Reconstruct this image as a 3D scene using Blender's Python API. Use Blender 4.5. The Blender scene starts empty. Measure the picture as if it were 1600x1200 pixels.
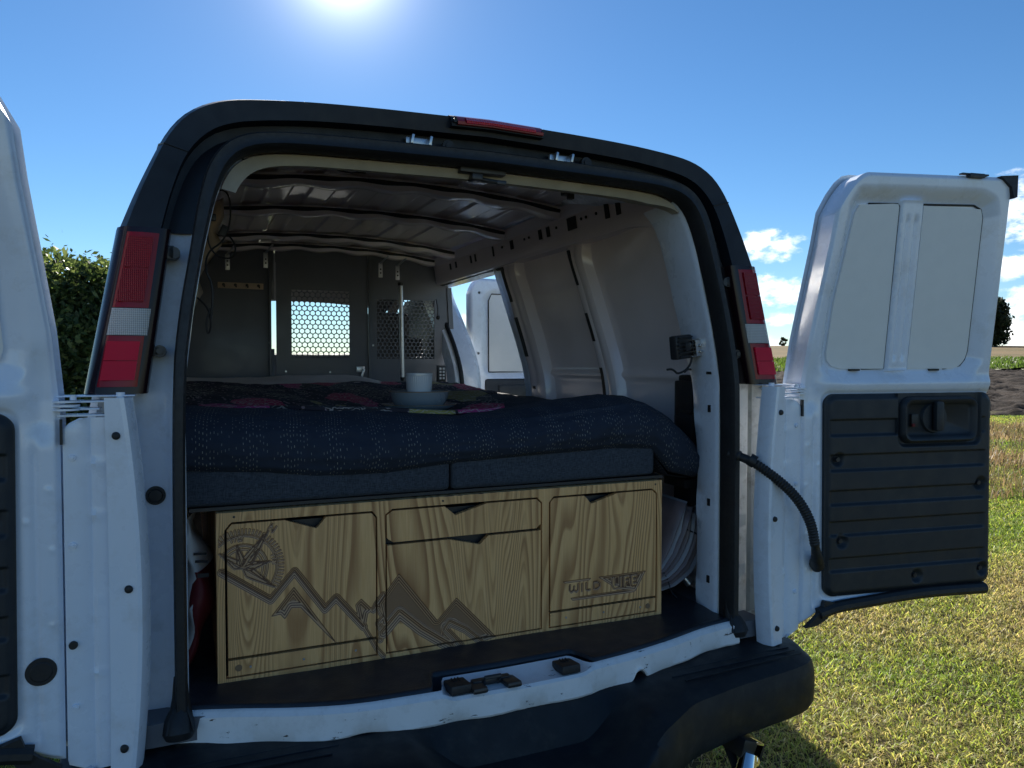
import bpy, bmesh, math, random
import numpy as np
from mathutils import Vector, Matrix

random.seed(7); RNG = np.random.default_rng(7)
SC = bpy.context.scene
COL = SC.collection
R_ = math.radians

# ------------------------------------------------------------------ camera
YAW = R_(23.6); PITCH = math.atan(35 / 1170)
CAMP = Vector((-.725, -1.77, 1.475))
cam_d = bpy.data.cameras.new('camera'); cam = bpy.data.objects.new('camera', cam_d); COL.objects.link(cam)
cam_d.sensor_width = 36; cam_d.lens = 1170 / 1600 * 36; cam_d.clip_start = .05; cam_d.clip_end = 3000
cam.location = CAMP; cam.rotation_euler = (math.pi / 2 - PITCH, 0, -YAW)
SC.camera = cam
FW = Vector((math.sin(YAW), math.cos(YAW), 0)); RT = Vector((math.cos(YAW), -math.sin(YAW), 0))
XC = .015

# ------------------------------------------------------------------ world, sun, exposure
SUN_AZ = R_(11.0); SUN_EL = R_(27.5)          # azimuth from +Y towards +X
SUND = Vector((math.sin(SUN_AZ) * math.cos(SUN_EL), math.cos(SUN_AZ) * math.cos(SUN_EL), math.sin(SUN_EL)))
SC.view_settings.view_transform = 'Standard'; SC.view_settings.look = 'None'
SC.view_settings.exposure = 1.15; SC.view_settings.gamma = 1; SC.view_settings.use_curve_mapping = False
SKY_STRENGTH = .052
CLOUDS = [  # azimuth (deg from +Y to +X), elevation, half width, half height
    (42.4, 8.3, 2.6, 1.15), (43.0, 5.0, 2.6, 1.2), (43.2, 3.0, 1.3, .55), (41.2, 1.1, 3.2, .9), (37.6, 9.0, .7, .35),
    (59.5, 9.3, 3.8, 2.9), (57.5, 6.0, 2.4, .85), (59.0, 3.8, 2.7, 1.1), (58.0, 1.8, 3.2, 1.0),
    (20.5, 3.2, 1.3, .6), (19.0, 1.2, 2.2, .5), (68, 7, 4, 2), (75, 3, 6, 1.2), (-25, 1.5, 5, .6), (95, 6, 7, 2.0)]
def make_world():
    w = bpy.data.worlds.new("World"); SC.world = w; w.use_nodes = True
    nt = w.node_tree; N = nt.nodes; L = nt.links; N.clear()
    def nd(t, **k):
        n = N.new(t)
        for a, b in k.items(): setattr(n, a, b)
        return n
    def mth(op, a, b=None, c=None, clamp=False):
        n = nd('ShaderNodeMath', operation=op, use_clamp=clamp)
        for i, v in enumerate((a, b, c)):
            if v is None: continue
            if isinstance(v, (int, float)): n.inputs[i].default_value = v
            else: L.new(v, n.inputs[i])
        return n.outputs[0]
    out = nd('ShaderNodeOutputWorld')
    sky = nd('ShaderNodeTexSky', sky_type='NISHITA'); sky.sun_disc = False
    sky.sun_elevation = SUN_EL; sky.sun_rotation = SUN_AZ; sky.altitude = 50; sky.air_density = .9; sky.dust_density = .0; sky.ozone_density = 3.0
    hs = nd('ShaderNodeHueSaturation'); hs.inputs['Saturation'].default_value = 1.14
    tn = nd('ShaderNodeMix', data_type='RGBA', blend_type='MULTIPLY'); tn.inputs[0].default_value = 1; L.new(sky.outputs[0], tn.inputs[6]); tn.inputs[7].default_value = (.92, 1.0, 1.07, 1); L.new(tn.outputs[2], hs.inputs['Color'])
    bg = nd('ShaderNodeBackground'); L.new(hs.outputs[0], bg.inputs[0]); bg.inputs[1].default_value = SKY_STRENGTH
    tc = nd('ShaderNodeTexCoord'); sx = nd('ShaderNodeSeparateXYZ'); L.new(tc.outputs['Generated'], sx.inputs[0])
    az = mth('MULTIPLY', mth('ARCTAN2', sx.outputs[0], sx.outputs[1]), 180 / math.pi)
    el = mth('MULTIPLY', mth('ARCSINE', sx.outputs[2]), 180 / math.pi)
    cx = nd('ShaderNodeCombineXYZ'); L.new(az, cx.inputs[0]); L.new(mth('MULTIPLY', el, 1.7), cx.inputs[1])
    n1 = nd('ShaderNodeTexNoise'); n1.inputs['Scale'].default_value = .62; n1.inputs['Detail'].default_value = 9; n1.inputs['Roughness'].default_value = .62
    L.new(cx.outputs[0], n1.inputs['Vector'])
    acc = None
    for (a, e, wa, we) in CLOUDS:
        dx = mth('DIVIDE', mth('SUBTRACT', az, a), wa); dy = mth('DIVIDE', mth('SUBTRACT', el, e), we)
        d = mth('ADD', mth('MULTIPLY', dx, dx), mth('MULTIPLY', dy, dy))
        f = mth('SUBTRACT', 1.0, d)
        acc = f if acc is None else mth('MAXIMUM', acc, f)
    acc = mth('MAXIMUM', acc, -1.5)
    v = mth('ADD', acc, mth('MULTIPLY', mth('SUBTRACT', n1.outputs[0], .47), 4.4))
    m = nd('ShaderNodeMapRange', interpolation_type='SMOOTHSTEP'); L.new(v, m.inputs[0]); m.inputs[1].default_value = -.05; m.inputs[2].default_value = 1.35
    n2 = nd('ShaderNodeTexNoise'); n2.inputs['Scale'].default_value = .5; n2.inputs['Detail'].default_value = 7; L.new(cx.outputs[0], n2.inputs['Vector'])
    mr = nd('ShaderNodeMapRange'); L.new(mth('ADD', n2.outputs[0], mth('MULTIPLY', acc, .10)), mr.inputs[0]); mr.inputs[1].default_value = .36; mr.inputs[2].default_value = .66
    cm = nd('ShaderNodeMix', data_type='RGBA'); L.new(mr.outputs[0], cm.inputs[0])
    cm.inputs[6].default_value = (.50, .58, .68, 1); cm.inputs[7].default_value = (.93, .93, .92, 1)
    cb = nd('ShaderNodeBackground'); L.new(cm.outputs[2], cb.inputs[0]); cb.inputs[1].default_value = .92
    ms = nd('ShaderNodeMixShader'); L.new(mth('MULTIPLY', m.outputs[0], .95), ms.inputs[0]); L.new(bg.outputs[0], ms.inputs[1]); L.new(cb.outputs[0], ms.inputs[2])
    # the sun's own aureole
    dp = nd('ShaderNodeVectorMath', operation='DOT_PRODUCT'); L.new(tc.outputs['Generated'], dp.inputs[0]); dp.inputs[1].default_value = SUND
    ang = mth('MULTIPLY', mth('ARCCOSINE', mth('MINIMUM', dp.outputs['Value'], 1.0)), 180 / math.pi)
    g1 = mth('MULTIPLY', mth('EXPONENT', mth('MULTIPLY', ang, -1 / 1.6)), 2.0)
    g2 = mth('MULTIPLY', mth('EXPONENT', mth('MULTIPLY', ang, -1 / 9.0)), .10)
    gb = nd('ShaderNodeBackground'); gb.inputs[0].default_value = (1, .98, .95, 1); L.new(mth('ADD', g1, g2), gb.inputs[1])
    ad = nd('ShaderNodeAddShader'); L.new(ms.outputs[0], ad.inputs[0]); L.new(gb.outputs[0], ad.inputs[1])
    L.new(ad.outputs[0], out.inputs[0])
make_world()
sl = bpy.data.lights.new('sun', 'SUN'); sl.energy = 5.0; sl.angle = R_(.5); sl.color = (1, .93, .82)
so = bpy.data.objects.new('sun', sl); COL.objects.link(so); so.rotation_euler = SUND.to_track_quat('Z', 'Y').to_euler()
try:
    SC.cycles.max_bounces = 12; SC.cycles.diffuse_bounces = 8; SC.cycles.sample_clamp_indirect = 6; SC.cycles.caustics_reflective = False
except Exception: pass

# ------------------------------------------------------------------ materials
MATS = {}
class NT:
    def __init__(s, name):
        s.m = bpy.data.materials.new(name); s.m.use_nodes = True; s.t = s.m.node_tree
        s.b = s.t.nodes['Principled BSDF']; s.out = s.t.nodes['Material Output']; MATS[name] = s.m
    def n(s, t, **k):
        x = s.t.nodes.new(t)
        for a, b in k.items(): setattr(x, a, b)
        return x
    def l(s, a, b): s.t.links.new(a, b)
    def val(s, inp, v):
        if isinstance(v, bpy.types.NodeSocket): s.l(v, inp)
        else: inp.default_value = v
    def math(s, op, a, b=0.0, clamp=False):
        n = s.n('ShaderNodeMath', operation=op, use_clamp=clamp); s.val(n.inputs[0], a); s.val(n.inputs[1], b); return n.outputs[0]
    def mix(s, f, a, b):
        n = s.n('ShaderNodeMix', data_type='RGBA'); s.val(n.inputs[0], f); s.val(n.inputs[6], a); s.val(n.inputs[7], b); return n.outputs[2]
    def obj(s, scale=(1, 1, 1)):
        t = s.n('ShaderNodeTexCoord'); m = s.n('ShaderNodeMapping'); m.inputs['Scale'].default_value = scale
        s.l(t.outputs['Object'], m.inputs[0]); return m.outputs[0]
    def noise(s, vec, scale, detail=4, rough=.55, dist=0):
        n = s.n('ShaderNodeTexNoise'); s.l(vec, n.inputs['Vector']); n.inputs['Scale'].default_value = scale
        n.inputs['Detail'].default_value = detail; n.inputs['Roughness'].default_value = rough; n.inputs['Distortion'].default_value = dist
        return n.outputs[0]
    def ramp(s, f, a, b, lo=0., hi=1.):
        n = s.n('ShaderNodeMapRange'); n.clamp = True; s.val(n.inputs[0], f)
        for i, v in zip((1, 2, 3, 4), (a, b, lo, hi)): n.inputs[i].default_value = v
        return n.outputs[0]
    def bump(s, h, strength, dist=.002):
        n = s.n('ShaderNodeBump'); n.inputs['Strength'].default_value = strength; n.inputs['Distance'].default_value = dist
        s.l(h, n.inputs['Height']); s.l(n.outputs[0], s.b.inputs['Normal'])
    def set(s, **k):
        for a, b in k.items(): s.val(s.b.inputs[a.replace('_', ' ')], b)
def c4(c): return (*c, 1)
def simple(name, col, rough=.5, metal=0., var=.12, nscale=8., bump=0., bscale=200., coat=0., spec=.5, dirt=None, dirtamt=.0):
    k = NT(name); v = k.obj()
    f = k.noise(v, nscale, 5)
    a = tuple(c * (1 - var) for c in col); b = tuple(min(1, c * (1 + var)) for c in col)
    cc = k.mix(k.ramp(f, .3, .7), c4(a), c4(b))
    if dirt is not None:
        g = k.noise(v, nscale * 2.3, 8, .7)
        cc = k.mix(k.math('MULTIPLY', k.ramp(g, .52, .75), dirtamt), cc, c4(dirt))
    k.set(Base_Color=cc, Metallic=metal, Coat_Weight=coat, Coat_Roughness=.12)
    k.b.inputs['Specular IOR Level'].default_value = spec
    k.l(k.ramp(k.noise(v, nscale * 3, 6), .3, .7, rough * .85, min(1, rough * 1.2)), k.b.inputs['Roughness'])
    if bump: k.bump(k.noise(v, bscale, 3), bump)
    return k.m
simple('white_paint', (.74, .80, .90), .28, coat=.5, var=.03, dirt=(.42, .40, .36), dirtamt=.35, nscale=5)
simple('white_paint_dirty', (.70, .69, .64), .38, coat=.2, var=.06, dirt=(.30, .26, .20), dirtamt=.75, nscale=9)
simple('inner_paint', (.84, .76, .78), .2, coat=.35, var=.05, nscale=3)
simple('panel_board', (.76, .76, .75), .5, var=.02, nscale=20, bump=.15, bscale=300)
simple('black_paint', (.008, .012, .020), .5, spec=.3, coat=.05, var=.2)
simple('rubber', (.012, .013, .015), .55, var=.25, nscale=30, bump=.2, bscale=120)
simple('black_trim', (.010, .015, .021), .52, var=.15, nscale=6, bump=.25, bscale=900, dirt=(.07, .065, .055), dirtamt=.25)
simple('bumper_plastic', (.009, .012, .016), .55, spec=.35, var=.2, nscale=7, bump=.3, bscale=700, dirt=(.08, .075, .06), dirtamt=.3)
simple('mat_rubber', (.014, .018, .026), .45, var=.25, nscale=6, bump=.35, bscale=160, dirt=(.07, .068, .06), dirtamt=.4)
simple('grey_metal', (.105, .115, .135), .42, metal=0, var=.08, nscale=4, coat=.1)
simple('zinc', (.55, .56, .57), .33, metal=.85, var=.1, nscale=30)
simple('chrome', (.8, .8, .8), .08, metal=1.0, var=.03)
simple('dark_plastic', (.02, .021, .024), .4, var=.2)
simple('plug', (.010, .011, .013), .5, var=.2)
simple('header_foam', (.42, .38, .31), .8, var=.12, nscale=15)
simple('kraft', (.40, .30, .21), .85, var=.15, nscale=12)
simple('shade_film', (.21, .16, .16), .42, var=.2, nscale=8)
simple('shade_grey', (.34, .33, .35), .4, var=.1, nscale=10)
simple('cream_wood', (.52, .40, .28), .6, var=.15, nscale=20)
simple('porcelain', (.64, .66, .68), .22, coat=.6, var=.02)
simple('enamel', (.26, .30, .33), .25, coat=.5, var=.03)
simple('gold_rim', (.22, .14, .08), .35, var=.2)
simple('sheet', (.62, .60, .58), .9, var=.06, nscale=14, bump=.2, bscale=60)
simple('cab_grey', (.11, .11, .115), .8, var=.1)
simple('headliner', (.30, .29, .28), .95, var=.08)
simple('cable', (.012, .012, .013), .5)
simple('yellow', (.55, .38, .03), .5)
simple('paper', (.68, .69, .70), .7, var=.04)
simple('red_cloth', (.12, .008, .012), .7, var=.2)
simple('print_dark', (.02, .02, .025), .6)
simple('bark', (.07, .055, .04), .9, var=.3, nscale=20, bump=.6, bscale=40)
simple('tyre', (.015, .015, .016), .8)

def lens(name, col, ribs=True, rough=.12, bs=450, emis=None):
    k = NT(name); v = k.obj()
    if ribs:
        w = k.n('ShaderNodeTexWave', wave_type='BANDS', bands_direction='X'); w.inputs['Scale'].default_value = bs / 6.28; k.l(v, w.inputs['Vector'])
        w2 = k.n('ShaderNodeTexWave', wave_type='BANDS', bands_direction='Z'); w2.inputs['Scale'].default_value = bs / 6.28 * .8; k.l(v, w2.inputs['Vector'])
        h = k.math('ADD', w.outputs['Fac'], k.math('MULTIPLY', w2.outputs['Fac'], .7)); k.bump(h, .55, .002)
        dk = tuple(c * .55 for c in col)
        cc = k.mix(k.ramp(h, .3, 1.4), c4(dk), c4(col))
    else: cc = c4(col)
    k.set(Base_Color=cc, Roughness=rough + .1, Coat_Weight=.12, Coat_Roughness=.1); k.b.inputs['Specular IOR Level'].default_value = .25
    return k.m
lens('red_lens', (.34, .004, .012), bs=520)
lens('smooth_red_lens', (.27, .003, .010), ribs=False)
lens('lens_border', (.014, .005, .008), ribs=False)
lens('clear_lens', (.66, .64, .62), bs=520)
lens('reflector', (1.0, .015, .06), bs=1500, rough=.3)
lens('brake_red', (.70, .015, .04), bs=300)

def plywood():
    k = NT('plywood'); v = k.obj((1, 1, 1))
    a = k.n('ShaderNodeAttribute'); a.attribute_name = 'dep'
    ob = k.n('ShaderNodeObjectInfo')
    mp = k.n('ShaderNodeMapping'); mp.inputs['Scale'].default_value = (1, .2, .115); k.l(v, mp.inputs[0])
    f1 = k.noise(mp.outputs[0], 4.6, 2.0, .40, .15)
    mq = k.n('ShaderNodeMapping'); mq.inputs['Scale'].default_value = (1, 1, .22); k.l(v, mq.inputs[0])
    zone = k.ramp(k.noise(mq.outputs[0], 4.2, 2), .44, .56)
    def bands(freq, a0, a1, b0, b1):
        fr = k.math('FRACT', k.math('MULTIPLY', f1, freq)); return k.math('MULTIPLY', k.ramp(fr, a0, a1), k.ramp(fr, b1, b0))
    edge2 = k.math('ADD', k.math('MULTIPLY', bands(27, .30, .78, .90, 1.0), k.math('SUBTRACT', 1.0, zone)), k.math('MULTIPLY', k.math('MULTIPLY', bands(72, .35, .75, .85, 1.0), zone), .85))
    pat = k.ramp(k.noise(mq.outputs[0], 7, 4), .30, .62, .55, 1)
    fine = k.n('ShaderNodeMapping'); fine.inputs['Scale'].default_value = (1, 1, .03); k.l(v, fine.inputs[0])
    ff = k.noise(fine.outputs[0], 420, 2)
    base = k.mix(k.ramp(ff, .3, .7), (.68, .37, .135, 1), (.78, .46, .20, 1))
    col = k.mix(k.math('MULTIPLY', k.math('MULTIPLY', edge2, pat), .95), base, (.30, .125, .04, 1))
    dep = a.outputs['Fac']                                   # carved depth in mm: the cut shows the plies
    ply = k.math('FRACT', k.math('MULTIPLY', dep, .58))
    plyc = k.mix(k.ramp(ply, .35, .6), (.10, .042, .020, 1), (.46, .27, .14, 1))
    plyc = k.mix(k.ramp(dep, 5.2, 5.6), plyc, (.30, .165, .08, 1))
    col = k.mix(k.ramp(dep, .15, .35), col, plyc)
    k.set(Base_Color=col, Roughness=.55, Coat_Weight=.12, Coat_Roughness=.3)
    k.bump(k.math('ADD', edge2, k.math('MULTIPLY', ff, .5)), .12, .0008)
    return k.m
plywood()
def stitched():
    k = NT('stitched_cotton'); uv = k.n('ShaderNodeUVMap'); sp = k.n('ShaderNodeSeparateXYZ'); k.l(uv.outputs[0], sp.inputs[0])
    mp = k.n('ShaderNodeMapping'); k.l(uv.outputs[0], mp.inputs[0])
    U, V = sp.outputs[0], sp.outputs[1]
    nz = k.noise(mp.outputs[0], 9, 3); U = k.math('ADD', U, k.math('MULTIPLY', k.math('SUBTRACT', nz, .5), .012))
    cu = k.math('MULTIPLY', U, 125); iu = k.math('FLOOR', cu); fu = k.math('FRACT', cu)
    wn = k.n('ShaderNodeTexWhiteNoise', noise_dimensions='1D'); k.l(iu, wn.inputs['W'])
    cv = k.math('ADD', k.math('MULTIPLY', V, 80), wn.outputs['Value']); fv = k.math('FRACT', cv); iv = k.math('FLOOR', cv)
    cb = k.n('ShaderNodeCombineXYZ'); k.l(iu, cb.inputs[0]); k.l(iv, cb.inputs[1])
    wn2 = k.n('ShaderNodeTexWhiteNoise', noise_dimensions='3D'); k.l(cb.outputs[0], wn2.inputs['Vector'])
    dens = k.math('ADD', k.math('MULTIPLY', k.math('SINE', k.math('MULTIPLY', U, 62)), .36), .50)
    on = k.math('LESS_THAN', wn2.outputs['Value'], dens)
    st = k.math('MULTIPLY', k.math('MULTIPLY', k.math('LESS_THAN', fu, .17), k.math('LESS_THAN', fv, .36)), on)
    base = k.mix(k.noise(mp.outputs[0], 40, 4), (.009, .014, .028, 1), (.017, .025, .044, 1))
    k.set(Base_Color=k.mix(k.math('MULTIPLY', st, k.math('ADD', k.math('MULTIPLY', wn2.outputs['Value'], .4), .22)), base, (.55, .53, .44, 1)), Roughness=.9)
    w = k.noise(mp.outputs[0], 160, 3); k.bump(k.math('ADD', w, k.math('MULTIPLY', st, .6)), .5, .0012)
stitched()
def floral():
    k = NT('floral_cotton'); v = k.obj((1, .45, 1))
    nz = k.n('ShaderNodeTexNoise'); nz.inputs['Scale'].default_value = 14; k.l(v, nz.inputs['Vector'])
    av = k.n('ShaderNodeVectorMath', operation='ADD'); sc = k.n('ShaderNodeVectorMath', operation='SCALE'); sc.inputs['Scale'].default_value = .07
    k.l(nz.outputs['Color'], sc.inputs[0]); k.l(v, av.inputs[0]); k.l(sc.outputs[0], av.inputs[1])
    vo = k.n('ShaderNodeTexVoronoi'); vo.inputs['Scale'].default_value = 5.5; k.l(av.outputs[0], vo.inputs['Vector'])
    sp = k.n('ShaderNodeSeparateColor'); k.l(vo.outputs['Color'], sp.inputs[0])
    rp = k.n('ShaderNodeValToRGB'); rp.color_ramp.interpolation = 'CONSTANT'; k.l(sp.outputs[0], rp.inputs[0])
    e = rp.color_ramp.elements; e[0].position = 0; e[0].color = (.008, .008, .012, 1); e[1].position = .36; e[1].color = (.38, .02, .085, 1)
    for p, c in ((.56, (.012, .012, .018, 1)), (.66, (.48, .30, .42, 1)), (.76, (.36, .04, .15, 1)), (.86, (.25, .23, .07, 1)), (.93, (.03, .09, .06, 1))):
        x = e.new(p); x.color = c
    body = k.math('LESS_THAN', vo.outputs['Distance'], .56)
    w = k.n('ShaderNodeTexWave', wave_type='RINGS'); w.inputs['Scale'].default_value = 34; w.inputs['Distortion'].default_value = 14; w.inputs['Detail'].default_value = 2; k.l(v, w.inputs['Vector'])
    line = k.math('GREATER_THAN', w.outputs['Fac'], .80)
    c1 = k.mix(k.math('MULTIPLY', line, .7), rp.outputs[0], (.40, .36, .34, 1))
    v3 = k.n('ShaderNodeTexVoronoi'); v3.inputs['Scale'].default_value = 60; k.l(v, v3.inputs['Vector'])
    dots = k.math('LESS_THAN', v3.outputs['Distance'], .28)
    bgc = k.mix(k.math('MULTIPLY', dots, .55), (.018, .016, .026, 1), (.40, .30, .34, 1))
    k.set(Base_Color=k.mix(body, bgc, c1), Roughness=.9)
    k.bump(k.noise(v, 160, 3), .4, .001)
floral()
def cushion_cloth():
    k = NT('grey_upholstery'); v = k.obj()
    m1 = k.n('ShaderNodeMapping'); m1.inputs['Scale'].default_value = (1, 1, .12); k.l(v, m1.inputs[0])
    m2 = k.n('ShaderNodeMapping'); m2.inputs['Scale'].default_value = (.12, 1, 1); k.l(v, m2.inputs[0])
    h = k.math('ADD', k.noise(m1.outputs[0], 620, 2), k.noise(m2.outputs[0], 620, 2))
    k.set(Base_Color=k.mix(k.ramp(h, .75, 1.25), (.018, .024, .034, 1), (.062, .072, .092, 1)), Roughness=.95)
    k.bump(h, .4, .0008)
cushion_cloth()
def chipped():
    k = NT('chipped_paint'); v = k.obj()
    g = k.noise(v, 26, 10, .72); m = k.n('ShaderNodeMapping'); m.inputs['Scale'].default_value = (.25, 1, 1); k.l(v, m.inputs[0])
    s = k.noise(m.outputs[0], 60, 8, .7)
    ch = k.ramp(s, .628, .645)
    col = k.mix(k.math('MULTIPLY', k.ramp(g, .5, .75), .4), (.76, .78, .80, 1), (.42, .42, .40, 1))
    k.set(Base_Color=k.mix(ch, col, (.03, .028, .027, 1)), Roughness=.32, Coat_Weight=.3)
    k.bump(k.math('SUBTRACT', 0., ch), .4, .001)
chipped()
def ground_mat(name, cols, scales, bump):
    k = NT(name); v = k.obj()
    f1 = k.ramp(k.noise(v, scales[0], 8, .65), .38, .62); f2 = k.ramp(k.noise(v, scales[1], 10, .7), .35, .65)
    k.set(Base_Color=k.mix(f2, k.mix(f1, c4(cols[0]), c4(cols[1])), k.mix(f1, c4(cols[2]), c4(cols[3]))), Roughness=.95)
    k.b.inputs['Specular IOR Level'].default_value = .15
    if bump: k.bump(k.noise(v, scales[1] * 2, 8, .7), bump, .05)
ground_mat('turf_soil', [(.065, .058, .026), (.05, .055, .018), (.11, .09, .048), (.026, .021, .014)], (1.1, 14), .6)
ground_mat('ploughed_soil', [(.028, .021, .018), (.042, .032, .027), (.020, .016, .013), (.060, .048, .038)], (.8, 5), .9)
ground_mat('meadow', [(.075, .105, .025), (.10, .12, .035), (.06, .09, .02), (.12, .12, .05)], (.2, 2), .5)
ground_mat('stubble', [(.22, .155, .08), (.15, .12, .055), (.19, .14, .075), (.11, .10, .045)], (.05, .9), .4)
def blade_mat(name, attr=True, trans=.5, base=(.1, .15, .03)):
    k = NT(name)
    a = k.n('ShaderNodeAttribute'); a.attribute_name = 'hue'
    k.set(Base_Color=a.outputs['Color'], Roughness=.5); k.b.inputs['Specular IOR Level'].default_value = .35
    tr = k.n('ShaderNodeBsdfTranslucent'); hs = k.n('ShaderNodeHueSaturation'); hs.inputs['Value'].default_value = 1.6; hs.inputs['Saturation'].default_value = 1.1
    k.l(a.outputs['Color'], hs.inputs['Color']); k.l(hs.outputs[0], tr.inputs[0])
    mx = k.n('ShaderNodeMixShader'); mx.inputs[0].default_value = trans
    k.l(k.b.outputs[0], mx.inputs[1]); k.l(tr.outputs[0], mx.inputs[2]); k.l(mx.outputs[0], k.out.inputs[0])
blade_mat('grass_blade', trans=.5); blade_mat('leaf', trans=.42)
def glass():
    k = NT('window_glass'); t = k.n('ShaderNodeBsdfTransparent'); g = k.n('ShaderNodeBsdfGlossy'); g.inputs['Roughness'].default_value = .02
    t.inputs[0].default_value = (.88, .93, .92, 1)
    mx = k.n('ShaderNodeMixShader'); mx.inputs[0].default_value = .06; k.l(t.outputs[0], mx.inputs[1]); k.l(g.outputs[0], mx.inputs[2]); k.l(mx.outputs[0], k.out.inputs[0])
glass()

# ------------------------------------------------------------------ object helpers
def tag(o, label=None, cat=None, group=None, kind=None):
    if label: o['label'] = label
    if cat: o['category'] = cat
    if group: o['group'] = group
    if kind: o['kind'] = kind
    return o
def empty(name, loc=(0, 0, 0), parent=None):
    o = bpy.data.objects.new(name, None); COL.objects.link(o); o.location = loc; o.empty_display_size = .1
    if parent: o.parent = parent
    return o
def mk(name, me, parent=None):
    o = bpy.data.objects.new(name, me); COL.objects.link(o)
    if parent: o.parent = parent
    return o
def autosmooth(me, ang=35):
    try:
        me.shade_smooth(); me.set_sharp_from_angle(angle=R_(ang))
    except Exception: pass
def mesh(name, V, F, mat, parent=None, smooth=True, ang=35, fixn=False):
    me = bpy.data.meshes.new(name); me.from_pydata([tuple(map(float, v)) for v in V], [], [tuple(int(i) for i in f) for f in F]); me.update()
    if fixn:
        bm = bmesh.new(); bm.from_mesh(me); bmesh.ops.recalc_face_normals(bm, faces=bm.faces); bm.to_mesh(me); bm.free()
    if smooth: autosmooth(me, ang)
    me.materials.append(MATS[mat]); return mk(name, me, parent)
class B:   # a collector of simple solids
    def __init__(s): s.bm = bmesh.new()
    def box(s, c, d, rot=None, bev=0.):
        r = bmesh.ops.create_cube(s.bm, size=1.0); vs = r['verts']
        M = Matrix.Diagonal((*d, 1)); bmesh.ops.transform(s.bm, matrix=M, verts=vs)
        if bev:
            es = list({e for v in vs for e in v.link_edges}); q = bmesh.ops.bevel(s.bm, geom=es, offset=bev, segments=2, affect='EDGES', profile=.6)
            vs = [v for v in s.bm.verts if v in set(q['verts']) | {v for v in vs if v.is_valid}]
        T = Matrix.Translation(c)
        if rot is not None: T = T @ rot.to_4x4()
        bmesh.ops.transform(s.bm, matrix=T, verts=vs); return s
    def cyl(s, p0, p1, r, r1=None, seg=16, caps=True):
        p0, p1 = Vector(p0), Vector(p1); d = p1 - p0; L = d.length
        q = bmesh.ops.create_cone(s.bm, cap_ends=caps, segments=seg, radius1=r, radius2=r if r1 is None else r1, depth=L)
        M = Matrix.Translation((p0 + p1) / 2) @ d.to_track_quat('Z', 'Y').to_matrix().to_4x4()
        bmesh.ops.transform(s.bm, matrix=M, verts=q['verts']); return s
    def sph(s, c, r, sc=(1, 1, 1), seg=16):
        q = bmesh.ops.create_uvsphere(s.bm, u_segments=seg, v_segments=seg // 2 + 1, radius=r)
        bmesh.ops.transform(s.bm, matrix=Matrix.Translation(c) @ Matrix.Diagonal((*sc, 1)), verts=q['verts']); return s
    def tube(s, pts, r, seg=10, caps=True):
        pts = [Vector(p) for p in pts]; n = len(pts); rs = r if hasattr(r, '__len__') else [r] * n
        rings = []; up = None
        for i, p in enumerate(pts):
            t = (pts[min(i + 1, n - 1)] - pts[max(i - 1, 0)]).normalized()
            if up is None: up = t.orthogonal().normalized()
            else: up = (up - t * up.dot(t)).normalized()
            b = t.cross(up)
            rings.append([s.bm.verts.new(p + (up * math.cos(a) + b * math.sin(a)) * rs[i]) for a in [2 * math.pi * k / seg for k in range(seg)]])
        for i in range(n - 1):
            for k in range(seg): s.bm.faces.new((rings[i][k], rings[i][(k + 1) % seg], rings[i + 1][(k + 1) % seg], rings[i + 1][k]))
        if caps: s.bm.faces.new(rings[0][::-1]); s.bm.faces.new(rings[-1])
        return s
    def prism(s, poly, a, b, fn):      # poly of (x,z); fn(x,z,t) -> point
        v0 = [s.bm.verts.new(fn(x, z, a)) for x, z in poly]; v1 = [s.bm.verts.new(fn(x, z, b)) for x, z in poly]; n = len(poly)
        s.bm.faces.new(v0); s.bm.faces.new(v1[::-1])
        for i in range(n): s.bm.faces.new((v0[i], v1[i], v1[(i + 1) % n], v0[(i + 1) % n]))
        return s
    def lathe(s, prof, c=(0, 0, 0), seg=40, flute=None):
        c = Vector(c); rings = []
        for j, (r, z) in enumerate(prof):
            ring = []
            for k in range(seg):
                a = 2 * math.pi * k / seg; rr = r
                if flute and flute[0] <= j <= flute[1]: rr = r * (1 + flute[2] * (1 if k % 2 else -1))
                ring.append(s.bm.verts.new(c + Vector((rr * math.cos(a), rr * math.sin(a), z))))
            rings.append(ring)
        for i in range(len(rings) - 1):
            for k in range(seg): s.bm.faces.new((rings[i][k], rings[i][(k + 1) % seg], rings[i + 1][(k + 1) % seg], rings[i + 1][k]))
        return s
    def build(s, name, mat, parent=None, ang=35, fix=True):
        if fix: bmesh.ops.recalc_face_normals(s.bm, faces=s.bm.faces)
        me = bpy.data.meshes.new(name); s.bm.to_mesh(me); s.bm.free(); autosmooth(me, ang); me.materials.append(MATS[mat]); return mk(name, me, parent)
def clone(o, parent=None, M=None):
    c = o.copy(); COL.objects.link(c)
    if parent is not None: c.parent = parent
    if M is not None: c.matrix_basis = M @ c.matrix_basis
    for ch in list(o.children): clone(ch, c)
    return c
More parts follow.
